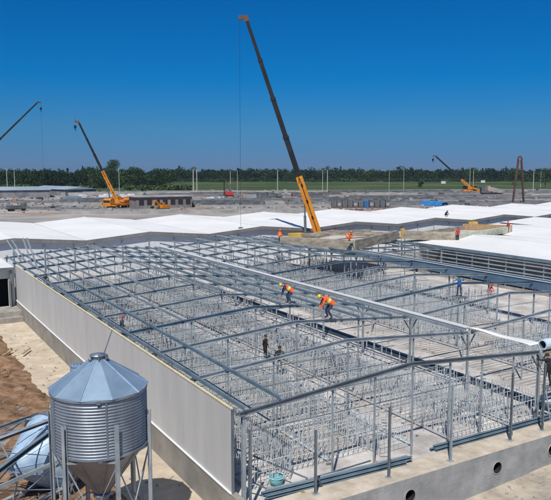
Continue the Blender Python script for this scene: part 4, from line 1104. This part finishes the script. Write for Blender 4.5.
def person(pose, loc, az_, top, legs_, hat, label, vest=None, s=1.0):
    J = {k: V(v) for k, v in POSE[pose].items()}
    ch = J['chest']; sh = ch + (J['neck'] - ch) * .55
    spine = (ch - J['pel']).normalized()
    names_ = ['pel','chest','sh','neck','head','top','Lhip','Lk','Lf','Lt','Rhip','Rk','Rf','Rt','Ls','Le','Lh','Lp','Rs','Re','Rh','Rp']
    P_ = dict(J); P_['sh'] = sh
    hd = (J['head'] - J['neck']).normalized()
    P_['top'] = J['head'] + hd * .09
    for sd, q in (('L', 1), ('R', -1)):
        P_[sd+'hip'] = J['pel'] + V((0, .09*q, -.04)); P_[sd+'t'] = J[sd+'f'] + V((.17, .02*q, -.03))
        P_[sd+'s'] = sh + V((0, .18*q, -.01)); P_[sd+'p'] = J[sd+'h'] + (J[sd+'h'] - J[sd+'e']).normalized() * .08
    rad = dict(pel=.15, chest=.16, sh=.12, neck=.06, head=.10, top=.075, Lhip=.10, Lk=.065, Lf=.05, Lt=.04, Ls=.065, Le=.045, Lh=.03, Lp=.035)
    ed = [('pel','chest'),('chest','sh'),('sh','neck'),('neck','head'),('head','top'),('pel','Lhip'),('Lhip','Lk'),('Lk','Lf'),('Lf','Lt'),('pel','Rhip'),('Rhip','Rk'),('Rk','Rf'),('Rf','Rt'),('sh','Ls'),('Ls','Le'),('Le','Lh'),('Lh','Lp'),('sh','Rs'),('Rs','Re'),('Re','Rh'),('Rh','Rp')]
    me = bpy.data.meshes.new('tmp'); me.from_pydata([P_[n] for n in names_], [(names_.index(a), names_.index(b)) for a, b in ed], [])
    ob = bpy.data.objects.new('tmp', me); COL.objects.link(ob)
    md = ob.modifiers.new('k', 'SKIN')
    for i, n in enumerate(names_):
        r_ = rad.get(n, rad.get('L' + n[1:], .05)); me.skin_vertices[0].data[i].radius = (r_, r_ * (1.0 if n not in ('pel','chest','sh') else 1.0))
        me.skin_vertices[0].data[i].use_root = (i == 0)
    ob.modifiers.new('s', 'SUBSURF').levels = 1
    dg = bpy.context.evaluated_depsgraph_get(); ev = ob.evaluated_get(dg); m2 = bpy.data.meshes.new_from_object(ev)
    bpy.data.objects.remove(ob)
    mm = MB(); mm.v = [v.co.copy() for v in m2.vertices]; mm.f = [tuple(p.vertices) for p in m2.polygons]
    segm = {('neck','head'):2,('head','top'):2,('sh','neck'):0,('Lh','Lp'):2,('Rh','Rp'):2,('Lf','Lt'):3,('Rf','Rt'):3}
    def seg(p):
        best = 9; bi = 0
        for a, b in ed:
            A, B = P_[a], P_[b]; tt = max(0, min(1, (p-A).dot(B-A)/(B-A).length_squared)); dd_ = (p - A - (B-A)*tt).length
            dd_ -= (rad.get(a, rad.get('L'+a[1:], .05)) + rad.get(b, rad.get('L'+b[1:], .05)))/2 * .6
            if dd_ < best: best = dd_; bi = segm.get((a,b), 1 if 'k' in a+b or 'hip' in a+b else 0)
        return bi
    mm.m = [seg(sum((mm.v[i] for i in f), V())/len(f)) for f in mm.f]
    # fingers, eyes and nose
    for sd, q in (('L', 1), ('R', -1)):
        hp_ = P_[sd+'p']; d_ = (hp_ - P_[sd+'h']).normalized(); sdv = d_.cross(V((0,0,1))); sdv = sdv.normalized() if sdv.length > .1 else V((0,1,0))
        for k, ln in enumerate((.065, .075, .07, .055)):
            a = hp_ + sdv*(k-1.5)*.02; b = a + d_*ln*.6 ; mm.tube(a, b, .009, 5, 2, r2=.008); mm.tube(b, b + d_*ln*.5 + V((0,0,-.018)), .008, 5, 2, r2=.006)
        mm.tube(P_[sd+'h'] + d_*.02 + sdv*.025, P_[sd+'h'] + d_*.07 + sdv*.06, .011, 5, 2, r2=.008)
    fwd = V((1, 0, 0)); hc = J['head']
    mm.tube(hc + fwd*.075, hc + fwd*.115 + V((0,0,-.02)), .012, 5, 2, r2=.016)
    for q in (-1, 1):
        mm.blob(hc + fwd*.083 + V((0, q*.034, .02)), .011, 4, 6, 4); mm.blob(hc + V((0, q*.098, 0)), .022, 2, 6, 4, (.8,.5,1.3))
    mm.box(hc.x+.082, -.022, hc.z-.052, hc.x+.088, .022, hc.z-.046, 4)
    t = thing('person', label, 'person', loc, az_); t.scale = (s, s, s)
    mm.build('body', [top, legs_, 'skin', 'boot', 'hair'], t, True)
    if hat:
        m_ = MB(); up = hd; m_.lathe([(.0, .105), (.06,.098), (.10,.06), (.118,.0), (.118,-.02)], 16)
        q_ = up.to_track_quat('Z', 'X'); m_.v = [q_ @ v + hc + up*.045 for v in m_.v]
        m_.blob(hc + up*.04 + (fwd - up*fwd.dot(up))*.10, .07, 0, 10, 4, (1, 1.1, .15))
        m_.build('hard_hat', hat, t, True)
    else:
        m_ = MB(); m_.blob(hc + hd*.03 - fwd*.012, .108, 0, 12, 6, (1,.95,.95)); m_.v = [v if True else v for v in m_.v]; m_.build('hair', 'hair', t, True)
    if vest:
        m_ = MB(); n = 16; zax = spine; xax = V((0,1,0)); yax = zax.cross(xax)
        rings = [(-.08,.185,.165,0),(.0,.175,.16,0),(.1,.18,.165,0),(.16,.186,.168,1),(.21,.19,.17,1),(.3,.2,.17,0),(.38,.2,.165,0),(.46,.15,.12,0),(.5,.09,.08,0)]
        for zz, rx_, ry_, mi in rings:
            for k in range(n):
                a = 2*math.pi*k/n; m_.v.append(J['pel'] + zax*zz*((J['neck']-J['pel']).length/.52) + xax*math.cos(a)*rx_ + yax*math.sin(a)*ry_)
        for j in range(len(rings)-1):
            for k in range(n):
                a = j*n+k; b = j*n+(k+1)%n; m_.f.append((a,b,b+n,a+n)); m_.m.append(rings[j][3])
        m_.build('safety_vest', [vest, 'vest_stripe'], t, True)
    return t
def at(u, v, z): return P(u, v, z)
q = at(265, 360.5, FZ+.01); person('stand', q, R(-60), 'blackcloth', 'blackcloth', None, 'man in black standing in the aisle, the left one of the pair', s=1.02)
q = at(279.5, 375, FZ+.01); person('stand', q, R(-120), 'blackcloth', 'navy', None, 'person in dark clothes standing in the aisle, the nearer of the pair', s=1.08)
zz = zroof(22.9, XL, XA) + .14
person('bend', at(289.5, 303.5, zz), R(155), 'navy', 'navy', 'hat_yellow', 'bent worker in navy jacket and orange vest, left one on the near roof', 'vest_orange', 1.05)
person('bend', at(329.5, 318.5, zroof(22.2,XL,XA)+.14), R(160), 'vest_orange', 'navy', 'hat_yellow', 'bent worker in bright orange jacket, right one on the near roof', 'vest_orange', 1.12)
q = at(459, 296, 4.0); t2 = thing('trestle', 'tall slim steel trestle under the worker in blue', 'trestle', (q.x, q.y, FZ))
for s_ in (-1, 1):
    for e_ in (-1, 1): MB().beam((s_*.5, e_*.5, 0), (s_*.3, e_*.3, 3.64), .05, .05).build('leg', 'steel', t2)
MB().box(-.4, -.4, 3.642, .4, .4, 3.69).build('platform', 'steel_dark', t2)
person('reach', q, R(-150), 'bluecloth', 'navy', None, 'worker in blue jacket with arms out before the wide blue gutter', s=.86)
person('crouch', at(489, 295, FZ+.01), R(-90), 'redcloth', 'redcloth', 'hat_red', 'crouching worker in red on the floor right of the blue clad worker', s=1.05)
person('stand', at(284.0, 245, ZB) + V((-.2,.6,.02)), R(-100), 'vest_orange', 'navy', 'hat_orange', 'orange clad worker behind the left corner of the large precast frame', 'vest_orange', 1.05)
person('crouch', at(348.5, 241.2, ZB + 1.12), R(-60), 'vest_orange', 'vest_orange', 'hat_orange', 'orange clad worker crouching on the right corner of the large precast frame', 'vest_orange', 1.05)
person('stand', at(457.5, 241.5, ZB + .0), R(-100), 'redcloth', 'blackcloth', 'hat_red', 'worker in red top and black trousers at the near end of the pale beam', s=1.0)
person('stand', at(508, 232.8, ZB + .0), R(170), 'redcloth', 'blackcloth', 'hat_red', 'worker in red top and black trousers at the far end of the pale beam', s=1.0)
person('crouch', at(446, 217, ZE + .4), R(-90), 'blackcloth', 'blackcloth', None, 'dark figure crouching on a far white roof', s=1.15)
person('crouch', at(147, 333, FZ + .01), R(-20), 'blackcloth', 'blackcloth', None, 'dark clad worker crouching among the crates near the panel wall', s=1.0)
person('stand', (15.2, 73.6, FZ + .01), R(-90), 'blackcloth', 'navy', 'hat_red', 'worker with dark red helmet at the far left end of the open frame')
person('stand', (15.5, 48.8, FZ + .01), R(-40), 'navy', 'navy', 'hat_red', 'worker with red helmet among crates near the panel wall')
person('stand', P(273, 273, FZ+.01), R(-60), 'blackcloth', 'navy', None, 'dark clad man standing far back in the second bay, left one', s=1.0)
person('bend', P(279, 272, FZ+.01), R(-120), 'blackcloth', 'navy', None, 'dark clad man bending far back in the second bay, right one', s=1.0)
# worker on a step ladder at the pale roll
lx, ly = P(547.5, 381, 2.45).xy
t = thing('step_ladder', 'aluminium step ladder under the end of the narrow gutter', 'ladder', (lx, ly, FZ))
for s in (-1, 1):
    MB().beam((s*.28, -.55, 0), (s*.2, -.05, 1.85), .06, .03).build('rail', 'steel', t); MB().beam((s*.28, .6, 0), (s*.2, .05, 1.85), .05, .03).build('rail', 'steel', t)
for k in range(6): MB().box(-.24, -.52+k*.085, .27+k*.27, .24, -.42+k*.085, .3+k*.27).build('tread', 'steel', t)
MB().box(-.26,-.16,1.83,.26,.16,1.87).build('platform', 'steel_dark', t)
person('reach', (lx, ly, FZ + 1.875), R(70), 'blackcloth', 'blackcloth', None, 'worker in black on the step ladder near the right edge', s=.98)

# ------------------------------------------------------------------ air
hz_ = MB().box(-2500, -260, ZG - 1.6, 3500, 3500, 48).build('haze', 'dark')
hm = bpy.data.materials.new('air'); hm.use_nodes = True; hn = hm.node_tree; hn.nodes.remove(hn.nodes['Principled BSDF'])
pv_ = hn.nodes.new('ShaderNodeVolumePrincipled'); pv_.inputs['Color'].default_value = (.72, .86, 1, 1); pv_.inputs['Density'].default_value = .00010; pv_.inputs['Anisotropy'].default_value = .2
hn.links.new(pv_.outputs['Volume'], hn.nodes['Material Output'].inputs['Volume'])
hz_.data.materials[0] = hm; hz_['kind'] = 'stuff'; hz_['label'] = 'thin blue haze over the site and the wood'

# ------------------------------------------------------------------ sky, sun, camera
w = bpy.data.worlds.new('World'); S.world = w; w.use_nodes = True
nt = w.node_tree; bg = nt.nodes['Background']
sky = nt.nodes.new('ShaderNodeTexSky'); sky.sky_type = 'NISHITA'; sky.sun_disc = False
SUN_EL = R(54); trav = R(42)            # light travels toward azimuth 42 degrees (from +Y towards +X)
sky.sun_elevation = SUN_EL; sky.sun_rotation = trav + math.pi
sky.altitude = 300; sky.air_density = .9; sky.dust_density = .15; sky.ozone_density = 4.5
tc = nt.nodes.new('ShaderNodeTexCoord'); sx = nt.nodes.new('ShaderNodeSeparateXYZ'); nt.links.new(tc.outputs['Generated'], sx.inputs[0])
rp = nt.nodes.new('ShaderNodeValToRGB'); nt.links.new(sx.outputs['Z'], rp.inputs['Fac'])
els = [(0.0, (.13,.285,.66)), (.015, (.15,.32,.69)), (.06, (.135,.41,.70)), (.13, (.012,.465,.85)), (.24, (.004,.47,.90)), (.34, (.20,.60,.90)), (.5, (.62,.82,1.0)), (1.0, (.75,.90,1.0))]
cr = rp.color_ramp; cr.elements[0].position = 0; cr.elements[0].color = (*els[0][1], 1); cr.elements[1].position = 1; cr.elements[1].color = (*els[-1][1], 1)
for p_, c_ in els[1:-1]: cr.elements.new(p_).color = (*c_, 1)
mx = nt.nodes.new('ShaderNodeMixRGB'); mx.blend_type = 'MULTIPLY'; mx.inputs['Fac'].default_value = 1
nt.links.new(sky.outputs['Color'], mx.inputs['Color1']); nt.links.new(rp.outputs['Color'], mx.inputs['Color2'])
nt.links.new(mx.outputs['Color'], bg.inputs['Color']); bg.inputs['Strength'].default_value = .085
sl = bpy.data.lights.new('Sun', 'SUN'); sl.energy = 4.6; sl.angle = R(.5); sl.color = (1, .955, .89)
so = bpy.data.objects.new('Sun', sl); COL.objects.link(so)
dv = V((math.sin(trav)*math.cos(SUN_EL), math.cos(trav)*math.cos(SUN_EL), -math.sin(SUN_EL)))
so.rotation_mode = 'QUATERNION'; so.rotation_quaternion = dv.to_track_quat('-Z', 'Y')
so.location = (0, 0, 60)

cam = bpy.data.cameras.new('Camera'); co = bpy.data.objects.new('Camera', cam); COL.objects.link(co); S.camera = co
cam.sensor_fit = 'HORIZONTAL'; cam.sensor_width = 36; cam.lens = 36 * F / 551; cam.clip_end = 12000; cam.clip_start = .1
co.location = (0, 0, H); co.rotation_euler = (math.pi/2 - PITCH, 0, -TH)
S.view_settings.view_transform = 'Standard'; S.view_settings.look = 'None'; S.view_settings.gamma = 1
S.view_settings.exposure = 0
try: S.view_settings.use_curve_mapping = False
except Exception: pass
S.cycles.max_bounces = 6; S.cycles.diffuse_bounces = 3; S.cycles.glossy_bounces = 3
